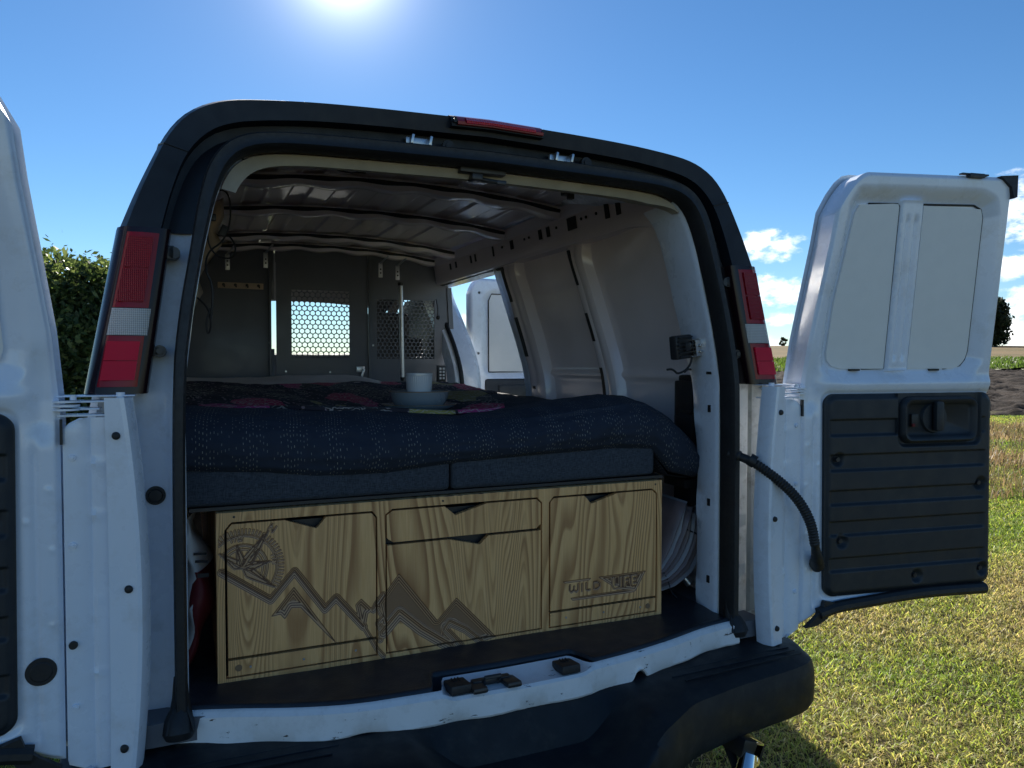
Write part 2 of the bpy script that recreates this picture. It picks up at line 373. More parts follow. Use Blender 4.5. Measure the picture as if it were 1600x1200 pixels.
def gridmesh(name, P, mat, parent=None, mask=None, attr=None, skirt=None, smooth=True, uv=None, ang=40):
    """P (ny,nx,3); mask (ny-1,nx-1) of cells kept; skirt = vector that the border is extruded by"""
    ny, nx = P.shape[:2]
    if mask is None: mask = np.ones((ny - 1, nx - 1), bool)
    idx = np.arange(ny * nx).reshape(ny, nx)
    q = np.stack([idx[:-1, :-1], idx[:-1, 1:], idx[1:, 1:], idx[1:, :-1]], -1)[mask]
    V = P.reshape(-1, 3); 
    faces = q
    used = np.unique(faces); remap = -np.ones(len(V), int); remap[used] = np.arange(len(used)); V2 = V[used]; F = remap[faces]
    A = attr.reshape(-1)[used] if attr is not None else None
    UV = uv.reshape(-1, 2)[used] if uv is not None else None
    if skirt is not None:
        e = np.concatenate([F[:, [0, 1]], F[:, [1, 2]], F[:, [2, 3]], F[:, [3, 0]]]); key = np.sort(e, 1); k1 = key[:, 0] * (len(V2) + 1) + key[:, 1]
        un, inv, cnt = np.unique(k1, return_inverse=True, return_counts=True); be = e[cnt[inv] == 1]
        bv = np.unique(be); mp = -np.ones(len(V2), int); mp[bv] = np.arange(len(bv)) + len(V2)
        sk = np.asarray(skirt, float)
        V2b = V2[bv] + (sk if sk.ndim == 1 else sk.reshape(-1, 3)[used][bv])
        SF = np.stack([be[:, 1], be[:, 0], mp[be[:, 0]], mp[be[:, 1]]], -1)
        V2 = np.vstack([V2, V2b]); F = np.vstack([F, SF])
        if A is not None: A = np.concatenate([A, np.full(len(bv), 0.)])
        if UV is not None: UV = np.vstack([UV, UV[bv]])
    me = bpy.data.meshes.new(name); me.vertices.add(len(V2)); me.vertices.foreach_set('co', V2.astype(np.float32).ravel())
    me.loops.add(len(F) * 4); me.loops.foreach_set('vertex_index', F.astype(np.int32).ravel())
    me.polygons.add(len(F)); me.polygons.foreach_set('loop_start', np.arange(len(F), dtype=np.int32) * 4)
    try: me.polygons.foreach_set('loop_total', np.full(len(F), 4, np.int32))
    except Exception: pass
    me.update(calc_edges=True); me.validate()
    if A is not None:
        at = me.attributes.new('dep', 'FLOAT', 'POINT'); at.data.foreach_set('value', A.astype(np.float32))
    if UV is not None:
        l = me.uv_layers.new(name='UVMap'); l.data.foreach_set('uv', UV[F.ravel()].astype(np.float32).ravel())
    if smooth: autosmooth(me, ang)
    me.materials.append(MATS[mat]); return mk(name, me, parent)
def ss(a, b, x): t = np.clip((x - a) / (b - a), 0, 1); return t * t * (3 - 2 * t)
def sdpoly(x, z, poly):      # signed distance, negative inside
    p = np.asarray(poly, float); n = len(p); d = np.full(x.shape, 1e9); s = np.ones(x.shape)
    for i in range(n):
        a = p[i]; b = p[i - 1]; e = b - a; wx = x - a[0]; wz = z - a[1]
        t = np.clip((wx * e[0] + wz * e[1]) / (e @ e), 0, 1); bx = wx - e[0] * t; bz = wz - e[1] * t
        d = np.minimum(d, bx * bx + bz * bz)
        c1 = z >= a[1]; c2 = z < b[1]; c3 = e[0] * wz > e[1] * wx
        s = np.where((c1 & c2 & c3) | (~c1 & ~c2 & ~c3), -s, s)
    return s * np.sqrt(d)
def sdline(x, z, pts):
    d = np.full(x.shape, 1e9)
    for (ax, az), (bx, bz) in zip(pts[:-1], pts[1:]):
        ex, ez = bx - ax, bz - az; t = np.clip(((x - ax) * ex + (z - az) * ez) / (ex * ex + ez * ez + 1e-12), 0, 1)
        d = np.minimum(d, np.hypot(x - ax - ex * t, z - az - ez * t))
    return d
def rrect(x, z, x0, z0, x1, z1, r):
    qx = np.abs(x - (x0 + x1) / 2) - (x1 - x0) / 2 + r; qz = np.abs(z - (z0 + z1) / 2) - (z1 - z0) / 2 + r
    return np.minimum(np.maximum(qx, qz), 0) + np.hypot(np.maximum(qx, 0), np.maximum(qz, 0)) - r
def vnoise(x, y, seed=0, oct=4):
    r = np.random.default_rng(seed); T = r.random((64, 64)); out = 0; amp = 1; tot = 0
    for o in range(oct):
        xi = np.floor(x).astype(int); yi = np.floor(y).astype(int); fx = x - xi; fy = y - yi; fx = fx * fx * (3 - 2 * fx); fy = fy * fy * (3 - 2 * fy)
        g = lambda a, b: T[a % 64, b % 64]
        out = out + amp * ((g(xi, yi) * (1 - fx) + g(xi + 1, yi) * fx) * (1 - fy) + (g(xi, yi + 1) * (1 - fx) + g(xi + 1, yi + 1) * fx) * fy)
        tot += amp; amp *= .5; x = x * 2.03 + 17; y = y * 2.03 + 5
    return out / tot
def interp(z, tab): t = np.asarray(tab); return np.interp(z, t[:, 0], t[:, 1])
def resample(pts, n):
    p = np.asarray(pts, float); d = np.r_[0, np.cumsum(np.linalg.norm(np.diff(p, axis=0), axis=1))]; t = np.linspace(0, d[-1], n)
    return np.stack([np.interp(t, d, p[:, i]) for i in range(p.shape[1])], 1)
def chaikin(pts, k=2):
    p = [Vector(q) for q in pts]
    for _ in range(k):
        o = [p[0]]
        for a, b in zip(p[:-1], p[1:]): o += [a * .75 + b * .25, a * .25 + b * .75]
        p = o + [p[-1]]
    return p
def loft(name, rows, mat, parent=None, closed=False, ang=35, fix=False):
    P = np.asarray(rows, float)
    if closed: P = np.concatenate([P, P[:, :1]], 1)
    return gridmesh(name, P, mat, parent, ang=ang)

# ================================================================== GROUND AND FIELDS
def wpt(q, l): return (CAMP.x + FW.x * q + RT.x * l, CAMP.y + FW.y * q + RT.y * l)
def terr(q, l):
    g = ss(-25, 28, l) * .86 + .14
    h = np.where(q > 14, .036 * (q - 14) * ss(10, 34, q), 0)
    h = np.where(q > 125, .036 * 111 - .0002 * (q - 125) ** 1.5, h)
    return h * g
def strip(name, q0, q1, nq, l0, l1, nl, mat, dz, relief=0., rs=1., furrow=0., geo=True):
    q = np.geomspace(q0 + 18, q1 + 18, nq) - 18; l = np.linspace(-1, 1, nl); l = np.sign(l) * np.abs(l) ** 1.6; l = l0 + (l1 - l0) * (l + 1) / 2
    Q, L = np.meshgrid(q, l, indexing='ij'); X, Y = wpt(Q, L)
    Z = terr(Q, L) + dz + relief * (vnoise(X * rs, Y * rs, 3, 4) - .5) + furrow * np.sin(Q * 7 + np.sin(L * .3)) * .5
    o = gridmesh(name, np.stack([X, Y, Z], -1), mat, ang=80); tag(o, kind='structure'); return o
strip('ground', -14, 21, 420, -45, 45, 560, 'turf_soil', 0, .05, 1.7)
strip('ploughed_field', 19.5, 43, 150, -60, 90, 520, 'ploughed_soil', .0, .34, 2.6, .06)
strip('grass_verge', 42, 60, 60, -90, 140, 200, 'meadow', .06, .25, .8)
strip('stubble_field', 59, 800, 120, -900, 1100, 200, 'stubble', .1, .3, .3)

def blades(name, n, qr, lr, hmean, wid, cols, seed, lean=.5, dens_pow=1.6, patch=0., zb=0., keep=None, extra=None):
    r = np.random.default_rng(seed)
    u = r.random(n * 2); q = qr[0] + (qr[1] - qr[0]) * u ** dens_pow; l = lr[0] + (lr[1] - lr[0]) * r.random(n * 2)
    X, Y = wpt(q, l)
    vis = (np.abs(l) < q * .78 + 1.2) & ~((X > -1.0) & (X < 1.0) & (Y > .4) & (Y < 6))
    if keep is not None: vis &= keep(X, Y, q, l)
    pn = vnoise(X * 1.3, Y * 1.3, seed + 5, 3); pf = vnoise(X * 6, Y * 6, seed + 9, 3)
    vis &= (pn * .5 + pf * .6 + r.random(n * 2) * .5) > patch
    sel = np.nonzero(vis)[0][:n]; q, l, X, Y, pn, pf = (a[sel] for a in (q, l, X, Y, pn, pf)); n = len(sel)
    Z = terr(q, l) + .05 * (vnoise(X * 1.7, Y * 1.7, 3, 4) - .5) + zb
    h = hmean * (.35 + 1.1 * r.random(n) ** 1.4) * (.85 + .45 * pn); a = r.random(n) * 6.283; la = r.random(n) * 6.283; le = lean * (.3 + r.random(n)) * h * 1.4
    w = wid * (.6 + .8 * r.random(n)) * (1 + q * .10)
    dx, dy = np.cos(a) * w / 2, np.sin(a) * w / 2; lx, ly = np.cos(la) * le, np.sin(la) * le
    P = np.empty((n, 5, 3)); zz = Z - .01
    P[:, 0] = np.stack([X - dx, Y - dy, zz], 1); P[:, 1] = np.stack([X + dx, Y + dy, zz], 1)
    P[:, 2] = np.stack([X + dx * .8 + lx * .35, Y + dy * .8 + ly * .35, Z + h * .6], 1); P[:, 3] = np.stack([X - dx * .8 + lx * .35, Y - dy * .8 + ly * .35, Z + h * .6], 1)
    P[:, 4] = np.stack([X + lx, Y + ly, Z + h * np.clip(1 - lean * .35, .3, 1)], 1)
    b = np.arange(n)[:, None] * 5
    loops = np.concatenate([b + [0, 1, 2, 3], b + [3, 2, 4]], 1)
    me = bpy.data.meshes.new(name); me.vertices.add(n * 5); me.vertices.foreach_set('co', P.astype(np.float32).ravel())
    me.loops.add(n * 7); me.loops.foreach_set('vertex_index', loops.astype(np.int32).ravel())
    me.polygons.add(n * 2); ls = (np.arange(n)[:, None] * 7 + [0, 4]).ravel(); me.polygons.foreach_set('loop_start', ls.astype(np.int32))
    try: me.polygons.foreach_set('loop_total', np.tile([4, 3], n).astype(np.int32))
    except Exception: pass
    me.update(calc_edges=True)
    C = np.asarray(cols); big = vnoise(X * .7 + 9, Y * .7, seed + 2, 3)
    k = np.clip(big * 1.9 - .45 + .62 * (r.random(n) - .5), 0, .999) * (len(C) - 1); i = k.astype(int); f = (k - i)[:, None]
    c = (C[i] * (1 - f) + C[i + 1] * f) * (.65 + .7 * r.random(n))[:, None]
    cc = np.concatenate([np.repeat(c, 5, 0), np.ones((n * 5, 1))], 1)
    at = me.color_attributes.new('hue', 'FLOAT_COLOR', 'POINT'); at.data.foreach_set('color', cc.astype(np.float32).ravel())
    me.materials.append(MATS['grass_blade']); return mk(name, me)
GC = [(.46, .37, .18), (.38, .36, .11), (.27, .34, .065), (.15, .24, .04)]
tag(blades('grass', 500000, (.9, 10), (-7.5, 7.5), .030, .0036, GC, 11, lean=1.5, dens_pow=1.2, patch=.44, zb=.004), 'short green and straw coloured grass of the parking meadow', 'grass', kind='stuff')
tag(blades('straw_litter', 150000, (1.9, 12), (-8, 8), .007, .0030, [(.52, .41, .24), (.38, .31, .16), (.12, .09, .05), (.42, .38, .17)], 19, lean=7.5, dens_pow=1.4, patch=.42, zb=.006), 'dry straw and dead stems lying flat in the short grass', 'straw', kind='stuff')
tag(blades('far_grass', 230000, (5.5, 19.5), (-14, 14), .048, .006, GC, 12, lean=1.3, dens_pow=1.0, patch=.38), 'rougher yellowing grass farther from the van', 'grass', kind='stuff')
DG = [(.22, .16, .09), (.17, .12, .07), (.10, .085, .045), (.12, .14, .04)]
tag(blades('dry_weeds', 36000, (7.8, 17), (3.0, 14), .17, .004, DG, 13, lean=.5, dens_pow=1.0, patch=.78), 'tall dry brown weeds between the grass and the ploughed soil', 'weeds', kind='stuff')
tag(blades('verge_grass', 30000, (42, 60), (-10, 60), .25, .012, [(.08, .12, .03), (.06, .10, .02), (.10, .13, .04)], 14, lean=.4, patch=.3, dens_pow=1., zb=.05), 'thin strip of green grass beyond the ploughed soil', 'grass', kind='stuff')

def leafcloud(n, centers, seed, size, cols, squash=1., shell=.55, dark=None):
    r = np.random.default_rng(seed); C = np.asarray(centers); w = C[:, 3] ** 2; w = w / w.sum(); ci = r.choice(len(C), n, p=w)
    d = r.normal(size=(n, 3)); d /= np.linalg.norm(d, axis=1)[:, None]; P0 = 0; rad = (shell + (1 - shell) * r.random(n) ** .5)[:, None]
    pos = C[ci, :3] + d * rad * C[ci, 3:4] * np.array([1, 1, squash]); pos += r.normal(size=(n, 3)) * C[ci, 3:4] * .22
    a = r.normal(size=(n, 3)); a /= np.linalg.norm(a, axis=1)[:, None]; b = np.cross(a, r.normal(size=(n, 3))); b /= np.linalg.norm(b, axis=1)[:, None]
    s = size * (.5 + r.random(n))[:, None]
    P = np.stack([pos - a * s * .9, pos + b * s * .42, pos + a * s * .9, pos - b * s * .42], 1)
    cc = np.asarray(cols)[r.integers(0, len(cols), n)] * (.6 + .8 * r.random(n))[:, None]
    return P, cc
def leafmesh(name, P, cc, parent=None):
    n = len(P); me = bpy.data.meshes.new(name); me.vertices.add(n * 4); me.vertices.foreach_set('co', P.astype(np.float32).ravel())
    me.loops.add(n * 4); me.loops.foreach_set('vertex_index', np.arange(n * 4, dtype=np.int32)); me.polygons.add(n); me.polygons.foreach_set('loop_start', np.arange(n, dtype=np.int32) * 4)
    try: me.polygons.foreach_set('loop_total', np.full(n, 4, np.int32))
    except Exception: pass
    me.update(calc_edges=True)
    at = me.color_attributes.new('hue', 'FLOAT_COLOR', 'POINT'); c = np.concatenate([np.repeat(cc, 4, 0), np.ones((n * 4, 1))], 1); at.data.foreach_set('color', c.astype(np.float32).ravel())
    me.materials.append(MATS['leaf']); return mk(name, me, parent)
def shrub(name, label, cat, q, l, w, h, seed, n, size, cols, blobs=40, trunk=True, low=.1, group=None):
    r = np.random.default_rng(seed); x, y = wpt(q, l); z = float(terr(np.array(q), np.array(l)))
    root = empty(name, (x, y, z)); tag(root, label, cat, group)
    cs = []
    for i in range(blobs):
        a = r.random() * 6.283; t = r.random() ** .5; zz = low * h + (h - low * h) * r.random(); rr = w / 2 * math.sqrt(max(.12, 1 - ((zz / h - .45) / .62) ** 2))
        cs.append((math.cos(a) * t * rr * .85, math.sin(a) * t * rr * .7, zz * .93, (.10 + .12 * r.random()) * h * .75))
    P, cc = leafcloud(n, cs, seed, size, cols); P[:, :, 2] = np.maximum(P[:, :, 2], .02); leafmesh('crown', P, cc, root)
    b = B(); k = 7 if trunk else 4
    for i in range(k):
        a = r.random() * 6.283; sp = .30 * w * r.random()
        b.tube([(math.cos(a) * .03 * w, math.sin(a) * .03 * w, -.1), (math.cos(a) * sp * .4, math.sin(a) * sp * .4, h * .35), (math.cos(a) * sp, math.sin(a) * sp, h * .75)], [.022 * h, .014 * h, .004 * h], seg=6)
    b.build('trunk', 'bark', root); return root
LG = [(.05, .07, .022), (.07, .10, .03), (.035, .055, .018), (.14, .17, .06)]
shrub('hedge_bush', 'tall leafy green hedge bush standing left of the left tail lamp', 'bush', 11.4, -6.25, 3.0, 2.95, 21, 34000, .058, LG, 120)
shrub('hedge_bush', 'hedge bush half hidden behind the left rear door', 'bush', 12.2, -8.3, 3.2, 3.45, 22, 20000, .07, LG, 70)
shrub('field_tree', 'round dark tree alone on the horizon right of the open right rear door', 'tree', 118, 74.6, 8.2, 7.9, 23, 16000, .30, [(.035, .045, .018), (.05, .06, .022), (.025, .032, .012)], 60)
shrub('distant_shrub', 'tiny dark shrub on the horizon beside the right tail lamp', 'shrub', 124, 45.0, 1.9, 1.5, 24, 700, .16, [(.04, .05, .02)], 14, False)

# ================================================================== VAN
VAN = empty('cargo_van', (XC, 0, 0)); tag(VAN, 'white cargo van converted to a camper, seen from behind with its rear doors open', 'van')
def vp(o):  # objects are modelled in world space, keep them there
    o.parent = VAN; o.location = o.location - Vector((XC, 0, 0)) if False else o.location; o.matrix_parent_inverse = Matrix.Translation((-XC, 0, 0)); return o
def sub(o, parent): o.parent = parent; return o

# ---- body side and roof outer skin
def side_w(z): return interp(z, [(.40, .955), (.62, .975), (.9, .985), (1.2, .968), (1.41, .926), (1.6, .893), (1.765, .862), (1.85, .845), (1.95, .80), (2.03, .745), (2.09, .66), (2.125, .55)])
zs = np.r_[np.linspace(.42, 1.95, 26), [1.99, 2.03, 2.06, 2.09, 2.11, 2.125]]
for s, nm in ((-1, 'left'), (1, 'right')):
    ys = [.13, .3, 1.0, 1.85] if s > 0 else [.13, .3, 1.2, 2.2, 3.1]
    rows = [[(XC + s * (side_w(z) - .012 * (z > 1.70) + .02 * ss(.13, .5, y) * (z < 1.7) + .045 * ss(.3, .9, y) * (z >= 1.7)), y + (.03 if y < .2 else 0), z - .012 * (z > 1.9) + .05 * ss(.3, .8, y) * (z > 1.9)) for z in zs] for y in ys]
    vp(loft('body_side', rows, 'white_paint'))
top = [(-.55, 2.125), (-.4, 2.14), (0, 2.155), (.4, 2.14), (.55, 2.125)]
rows = [[(XC + x, y, z - (.030 if y < .2 else .022 if y < .5 else -.06)) for x, z in top] for y in (.17, .3, .8, 2, 3.3, 3.9)]
rows[-1] = [(x, 3.9, z - .03) for x, _, z in rows[-1]]
vp(loft('roof', rows, 'white_paint'))

# ---- rear arch: garnish, recess, seal
def arch(tab, n, z0):       # tab: half outline (w,z) from low to the centre top -> full arch left..right
    t = [(w, z) for w, z in tab if z >= z0 - 1e-6]
    if tab[0][1] < z0: t = [(float(np.interp(z0, [q[1] for q in tab], [q[0] for q in tab])), z0)] + [q for q in t if q[1] > z0]
    c = chaikin([(w, z, 0) for w, z in t], 2); c = [(p.x, p.y) for p in c]
    h = resample(c, n); L = [(-w, z) for w, z in h]; Rr = [(w, z) for w, z in h[::-1][1:]]
    return np.array(L + Rr)
G_OUT = [(.872, 1.765), (.845, 1.838), (.81, 1.919), (.775, 1.995), (.735, 2.045), (.675, 2.08), (.60, 2.095), (.40, 2.112), (0, 2.122)]
G_IN = [(.785, 1.765), (.765, 1.85), (.735, 1.936), (.70, 1.985), (.655, 2.018), (.58, 2.038), (.40, 2.058), (0, 2.068)]
R_IN = [(.772, 1.765), (.752, 1.85), (.72, 1.93), (.685, 1.97), (.64, 1.998), (.57, 2.012), (.40, 2.02), (0, 2.026)]
S_OUT = [(.768, .66), (.768, 1.42), (.750, 1.59), (.730, 1.70), (.708, 1.845), (.684, 1.93), (.64, 1.985), (.57, 2.010), (.40, 2.020), (0, 2.026)]
S_IN = [(.742, .66), (.742, 1.42), (.722, 1.59), (.700, 1.72), (.672, 1.85), (.646, 1.92), (.608, 1.958), (.54, 1.976), (.40, 1.982), (0, 1.988)]
def yl(z): return .07 * np.clip((z - 1.41) / .63, 0, 1.1)
def ring(tab, n, z0, y): 
    a = arch(tab, n, z0); return np.stack([XC + a[:, 0], (y + yl(a[:, 1])) , a[:, 1]], 1)
n = 46
go = ring(G_OUT, n, 1.765, .075); g0 = go.copy(); g0[:, 1] += .07; g0[:, 2] += .004
gm = ring(G_OUT, n, 1.765, .03); gi0 = ring(G_IN, n, 1.765, .03); gm = gm * .93 + gi0 * .07
gm2 = gm * .82 + gi0 * .18; gm2[:, 1] -= .028
gi = gi0.copy(); gi[:, 1] = gi0[:, 1] - .028 + .01
gl = gi * .97 + ring(R_IN, n, 1.765, .03) * .03; gl[:, 1] = gi[:, 1] + .045
vp(gridmesh('roof_garnish', np.stack([g0, go, gm, gm2, gi, gl]), 'black_paint', ang=30))
ri = ring(R_IN, n, 1.765, .045)
ri[:, 1] = gl[:, 1] + .005; ri2 = ring(R_IN, n, 1.765, .045); so_ = ring(S_OUT, n, 1.765, .05)
rcs = np.stack([gl * 1.0, ri, so_ * .5 + ri * .5, so_]); rcs[0, :, 1] += .001
vp(gridmesh('rain_channel', rcs, 'black_paint', ang=30))
# seal (door weatherstrip) all round the opening, sides included
n2 = 90
a_o = ring(S_OUT, n2, .66, -.002); a_i = ring(S_IN, n2, .66, -.002)
b_o = a_o.copy(); b_o[:, 1] += .062; b_i = a_i.copy(); b_i[:, 1] += .05
c_o = a_o * .85 + a_i * .15; c_o[:, 1] -= .012; c_i = a_o * .2 + a_i * .8; c_i[:, 1] -= .012
c_m = (c_o + c_i) / 2; c_m[:, 1] += .004
seal = vp(gridmesh('door_seal', np.stack([b_o, a_o, c_o, c_m, c_i, a_i, b_i]), 'rubber', ang=60))
for s in (-1, 1):   # folded ends of the seal
    b = B(); x = XC + s * .757
    b.tube([(x, .02, .78), (x, .018, .735), (x, .012, .712), (x + s * .004, .0, .690), (x + s * .004, -.008, .668), (x + s * .004, -.010, .656)], [.014, .0175, .022, .031, .034, .027], seg=14)
    for k in range(4):
        a = -.5 + k * .33; b.tube([(x + a * .02, .0, .725), (x + a * .045, -.018, .698), (x + a * .055, -.032, .676)], [.002, .005, .003], seg=8)
    sub(b.build('seal_end', 'rubber'), seal)
# header foam strip under the seal, inside
ho = ring([(w - .004, z - .002) for w, z in S_IN], 60, 1.80, .055); hi = ring([(w - .030, z - .022) for w, z in S_IN], 60, 1.80, .075); hb = hi.copy(); hb[:, 1] += .10; hb[:, 2] += .02
for q_ in range(len(ho)):
    f_ = float(ss(16, 9, np.float64(len(ho) - 1 - q_))); hi[q_] = hi[q_] * (1 - f_) + ho[q_] * f_; hb[q_] = hb[q_] * (1 - f_) + (ho[q_] + np.array([0, .03, 0])) * f_
k0, k1 = 6, len(ho) - 10
hd = vp(gridmesh('header_trim', np.stack([ho, hi, hb])[:, k0:k1], 'header_foam', ang=50))
ho2 = ring([(w - .003, z - .001) for w, z in S_IN], 60, 1.80, .062)
b = B(); b.box((XC + -.005, .13, 1.985), (.13, .06, .02), bev=.004); b.box((XC - .02, .125, 1.968), (.03, .04, .018), bev=.003); b.tube([(XC - .01, .12, 1.965), (XC + .01, .10, 1.957), (XC + .045, .10, 1.955)], .006)
b.box((XC + .045, .10, 1.955), (.028, .014, .012), bev=.003)
vp(b.build('ceiling_latch', 'dark_plastic'))
b = B(); b.box((.365, .30, 2.005), (.03, .03, .035), bev=.004); b.box((.372, .29, 1.985), (.018, .02, .02), bev=.003); vp(b.build('hook_clip', 'dark_plastic'))
for xx in (-.165, .245):   # door strikers in the channel
    yb = .102; b = B(); b.box((xx, yb + .012, 2.040), (.07, .012, .022), bev=.003)
    for e in (-.024, .024): b.box((xx + e, yb - .004, 2.040), (.007, .03, .024), Matrix.Rotation(R_(12), 3, 'Y'), bev=.002)
    vp(b.build('striker_plate', 'zinc'))
    b = B(); b.cyl((xx + .075, yb + .01, 2.035), (xx + .075, yb - .006, 2.035), .016); b.cyl((xx + .075, yb - .006, 2.035), (xx + .075, yb - .010, 2.035), .008)
    vp(b.build('rubber_bump_stop', 'rubber'))
for xx in (-.50, -.38, .43, .60):
    b = B(); yb = .072 + .07 * .9; zz = 2.03 - .035 * (abs(xx) / .6) ** 3; b.cyl((xx, yb + .012, zz), (xx, yb - .004, zz), .011, .008); vp(b.build('channel_plug', 'rubber'))
for arr_k in (9, len(go) - 10):
    pt = [tuple(a[arr_k] + np.array([0, -.0006, 0])) for a in (g0, go, gm, gm2, gi)]; b = B(); b.tube(pt, .0022, seg=6); vp(b.build('garnish_seam', 'plug'))
# third brake lamp
b = B(); yb = .072
def arcz(x, t): return float(np.interp(abs(x - XC), [0, .40, .60], [t, t - .010, t - .027]))
xs = np.linspace(-.093, .168, 14)
def barlamp(name, x0, x1, z0, z1, y, mat, parent):
    xs = np.linspace(x0, x1, 14); rows = []
    for f, dy in ((0, .03), (0, 0), (.25, -.006), (.75, -.004), (1, .006), (1, .04)):
        rows.append([(x, y + dy + .02 * f, arcz(x, z0) * (1 - f) + arcz(x, z1) * f) for x in xs])
    o = gridmesh(name, np.array(rows), mat, parent, ang=30); return o
bl = vp(barlamp('brake_lamp', -.093, .168, 2.080, 2.114, .060, 'black_paint', None))
barlamp('lamp_lens', -.080, .162, 2.083, 2.111, .050, 'smooth_red_lens', bl); barlamp('lamp_element', -.058, .138, 2.086, 2.108, .045, 'brake_red', bl)
for xx in (-.086, .163):
    b = B(); b.cyl((xx, .075, 2.092), (xx, .050, 2.090), .006, seg=10); b.build('screw', 'rubber', bl)

# ---- tail lamps
def zlerp(z, a, b): t = (z - 1.423) / (1.752 - 1.423); return a * (1 - t) + b * t
def lampsec(s, z, grow, yo):
    xi = zlerp(z, .822, .776) - grow; xo = zlerp(z, .925, .866) + grow * .6; ly = float(yl(z)) * .8
    pts = [(xi, .07), (xi, .012), (xi + .006, .0), (xi + .02, -.006), ((xi + xo) / 2, -.010), (xo - .022, -.006), (xo - .009, .004), (xo, .022), (xo + .006, .07), (xo + .006, .15)]
    return [(XC + s * x, y + ly + yo, z) for x, y in pts]
for s in (-1, 1):
    zr = np.linspace(1.407, 1.764, 14)
    rows = [lampsec(s, 1.407, -.01, .01)] + [lampsec(s, z, .010, .004) for z in zr] + [lampsec(s, 1.764, -.012, .012)]
    L = vp(gridmesh('tail_lamp', np.array(rows), 'lens_border', ang=50))
    def seg(name, z0, z1, g, yo, mat):
        zz = np.linspace(z0, z1, 8); rr = [lampsec(s, z0, g - .006, yo + .012)] + [lampsec(s, z, g, yo) for z in zz] + [lampsec(s, z1, g - .006, yo + .012)]
        return gridmesh(name, np.array(rr), mat, L, ang=50)
    seg('upper_red_lens', 1.5895, 1.752, .0, -.0, 'smooth_red_lens')
    seg('reversing_lens', 1.531, 1.588, .0, -.0005, 'clear_lens')
    seg('lower_red_lens', 1.422, 1.5295, .0, -.0, 'smooth_red_lens')
    def pane(name, z0, z1, i0, i1, mat, dy):
        b = B(); z0a, z1a = z0, z1
        f = lambda u, z: (XC + s * (zlerp(z, .822, .776) * (1 - u) + zlerp(z, .925, .866) * u), float(yl(z)) * .8 - .0125 - dy, z)
        for u0, u1, a, c in ((i0, i1, z0, z1),):
            P = np.array([[f(u, z) for u in np.linspace(u0, u1, 6)] for z in np.linspace(a, c, 6)])
        return gridmesh(name, P, mat, L, skirt=(0, .006, 0))
    pane('ribbed_panel', 1.602, 1.672, .22, .76, 'red_lens', .0005); pane('ribbed_panel', 1.676, 1.742, .22, .76, 'red_lens', .0005)
    pane('reflector', 1.436, 1.476, .17, .80, 'reflector', .001); pane('reflector', 1.4775, 1.518, .17, .80, 'reflector', .001)
    b = B()
    zc_ = 1.498; x = XC + s * (zlerp(zc_, .822, .776) - .022); b.cyl((x, .075, zc_), (x, .03, zc_), .013); b.cyl((x, .03, zc_), (x, .025, zc_), .007); b.box((x + s * .01, .045, zc_), (.022, .03, .02), bev=.002); b.build('lamp_screw', 'dark_plastic', L)
    b = B(); zc_ = 1.715; x = XC + s * (zlerp(zc_, .822, .776) - .022); b.cyl((x, .09, zc_), (x, .045, zc_), .013); b.box((x + s * .01, .06, zc_), (.022, .03, .03), bev=.002); b.build('lamp_screw', 'dark_plastic', L)

# ---- D pillars
for s in (-1, 1):
    zz = np.r_[np.linspace(.63, 1.40, 60), np.linspace(1.42, 1.78, 20)]; rows = []
    for z in zz:
        so1 = float(interp(z, [(q[1], q[0]) for q in S_OUT[:5]])); ly = float(yl(z)); wo = float(side_w(z))
        dn = .003 * math.sin(z * 40) * (1 if s > 0 else .4)
        seam = .010 * math.exp(-((z - .66) / .02) ** 2)
        prof = [(so1 - .028, .052), (so1 - .002, .052), (so1 + .004, .062), (so1 + .018, .070), (so1 + .055, .072 + dn), (so1 + .095, .074 - dn), (so1 + .104, .078), (so1 + .112, .105), (so1 + .120, .078), (so1 + .150, .062 + dn), (wo - .02, .055), (wo - .004, .07), (wo, .14)]
        if z > 1.41: prof = [(min(x, wo), y) for x, y in prof]
        if s < 0: prof = [(x, y if not (.100 < x - so1 < .115) else .078) for x, y in prof]
        rows.append([(XC + s * x, y + ly, z) for x, y in prof])
    pl = vp(gridmesh('rear_pillar', np.array(rows), 'white_paint_dirty' if s > 0 else 'white_paint', ang=30))
    # inner jamb, facing into the opening
    rows = []
    for z in np.linspace(.69, 1.955, 60):
        si = float(interp(z, [(q[1], q[0]) for q in S_IN])); ly = float(yl(z)); e = .004 * math.sin(z * 23)
        dd = .10 + .06 * ss(1.1, 1.7, z)
        rows.append([(XC + s * x, y + ly, z) for x, y in [(si + .008, .052), (si + .001, .058), (si - .002, .075), (si + .004, .080 + dd * .4), (si + .010 + e, .08 + dd * .9), (si + .018, .08 + dd), (si + .06, .085 + dd), (si + .16, .10 + dd)]])
    sub(gridmesh('inner_jamb', np.array(rows), 'white_paint', ang=40), pl); 
    for zc_ in (1.44, 1.33, 1.04, .80):
        b = B(); si = float(interp(zc_, [(q[1], q[0]) for q in S_IN])); b.box((XC + s * (si - .0005), .10, zc_), (.004, .012, .022) if zc_ < 1.4 else (.004, .024, .008)); b.build('jamb_slot', 'plug', pl)
    if s < 0:
        b = B(); b.cyl((-.788, .085, 1.177), (-.788, .064, 1.177), .0215, .0205, 28); b.cyl((-.788, .064, 1.177), (-.788, .061, 1.177), .015, .013, 24); b.build('hole_plug', 'rubber', pl)
    for x0, y0, z0 in ((.80, .072, 1.36),): pass
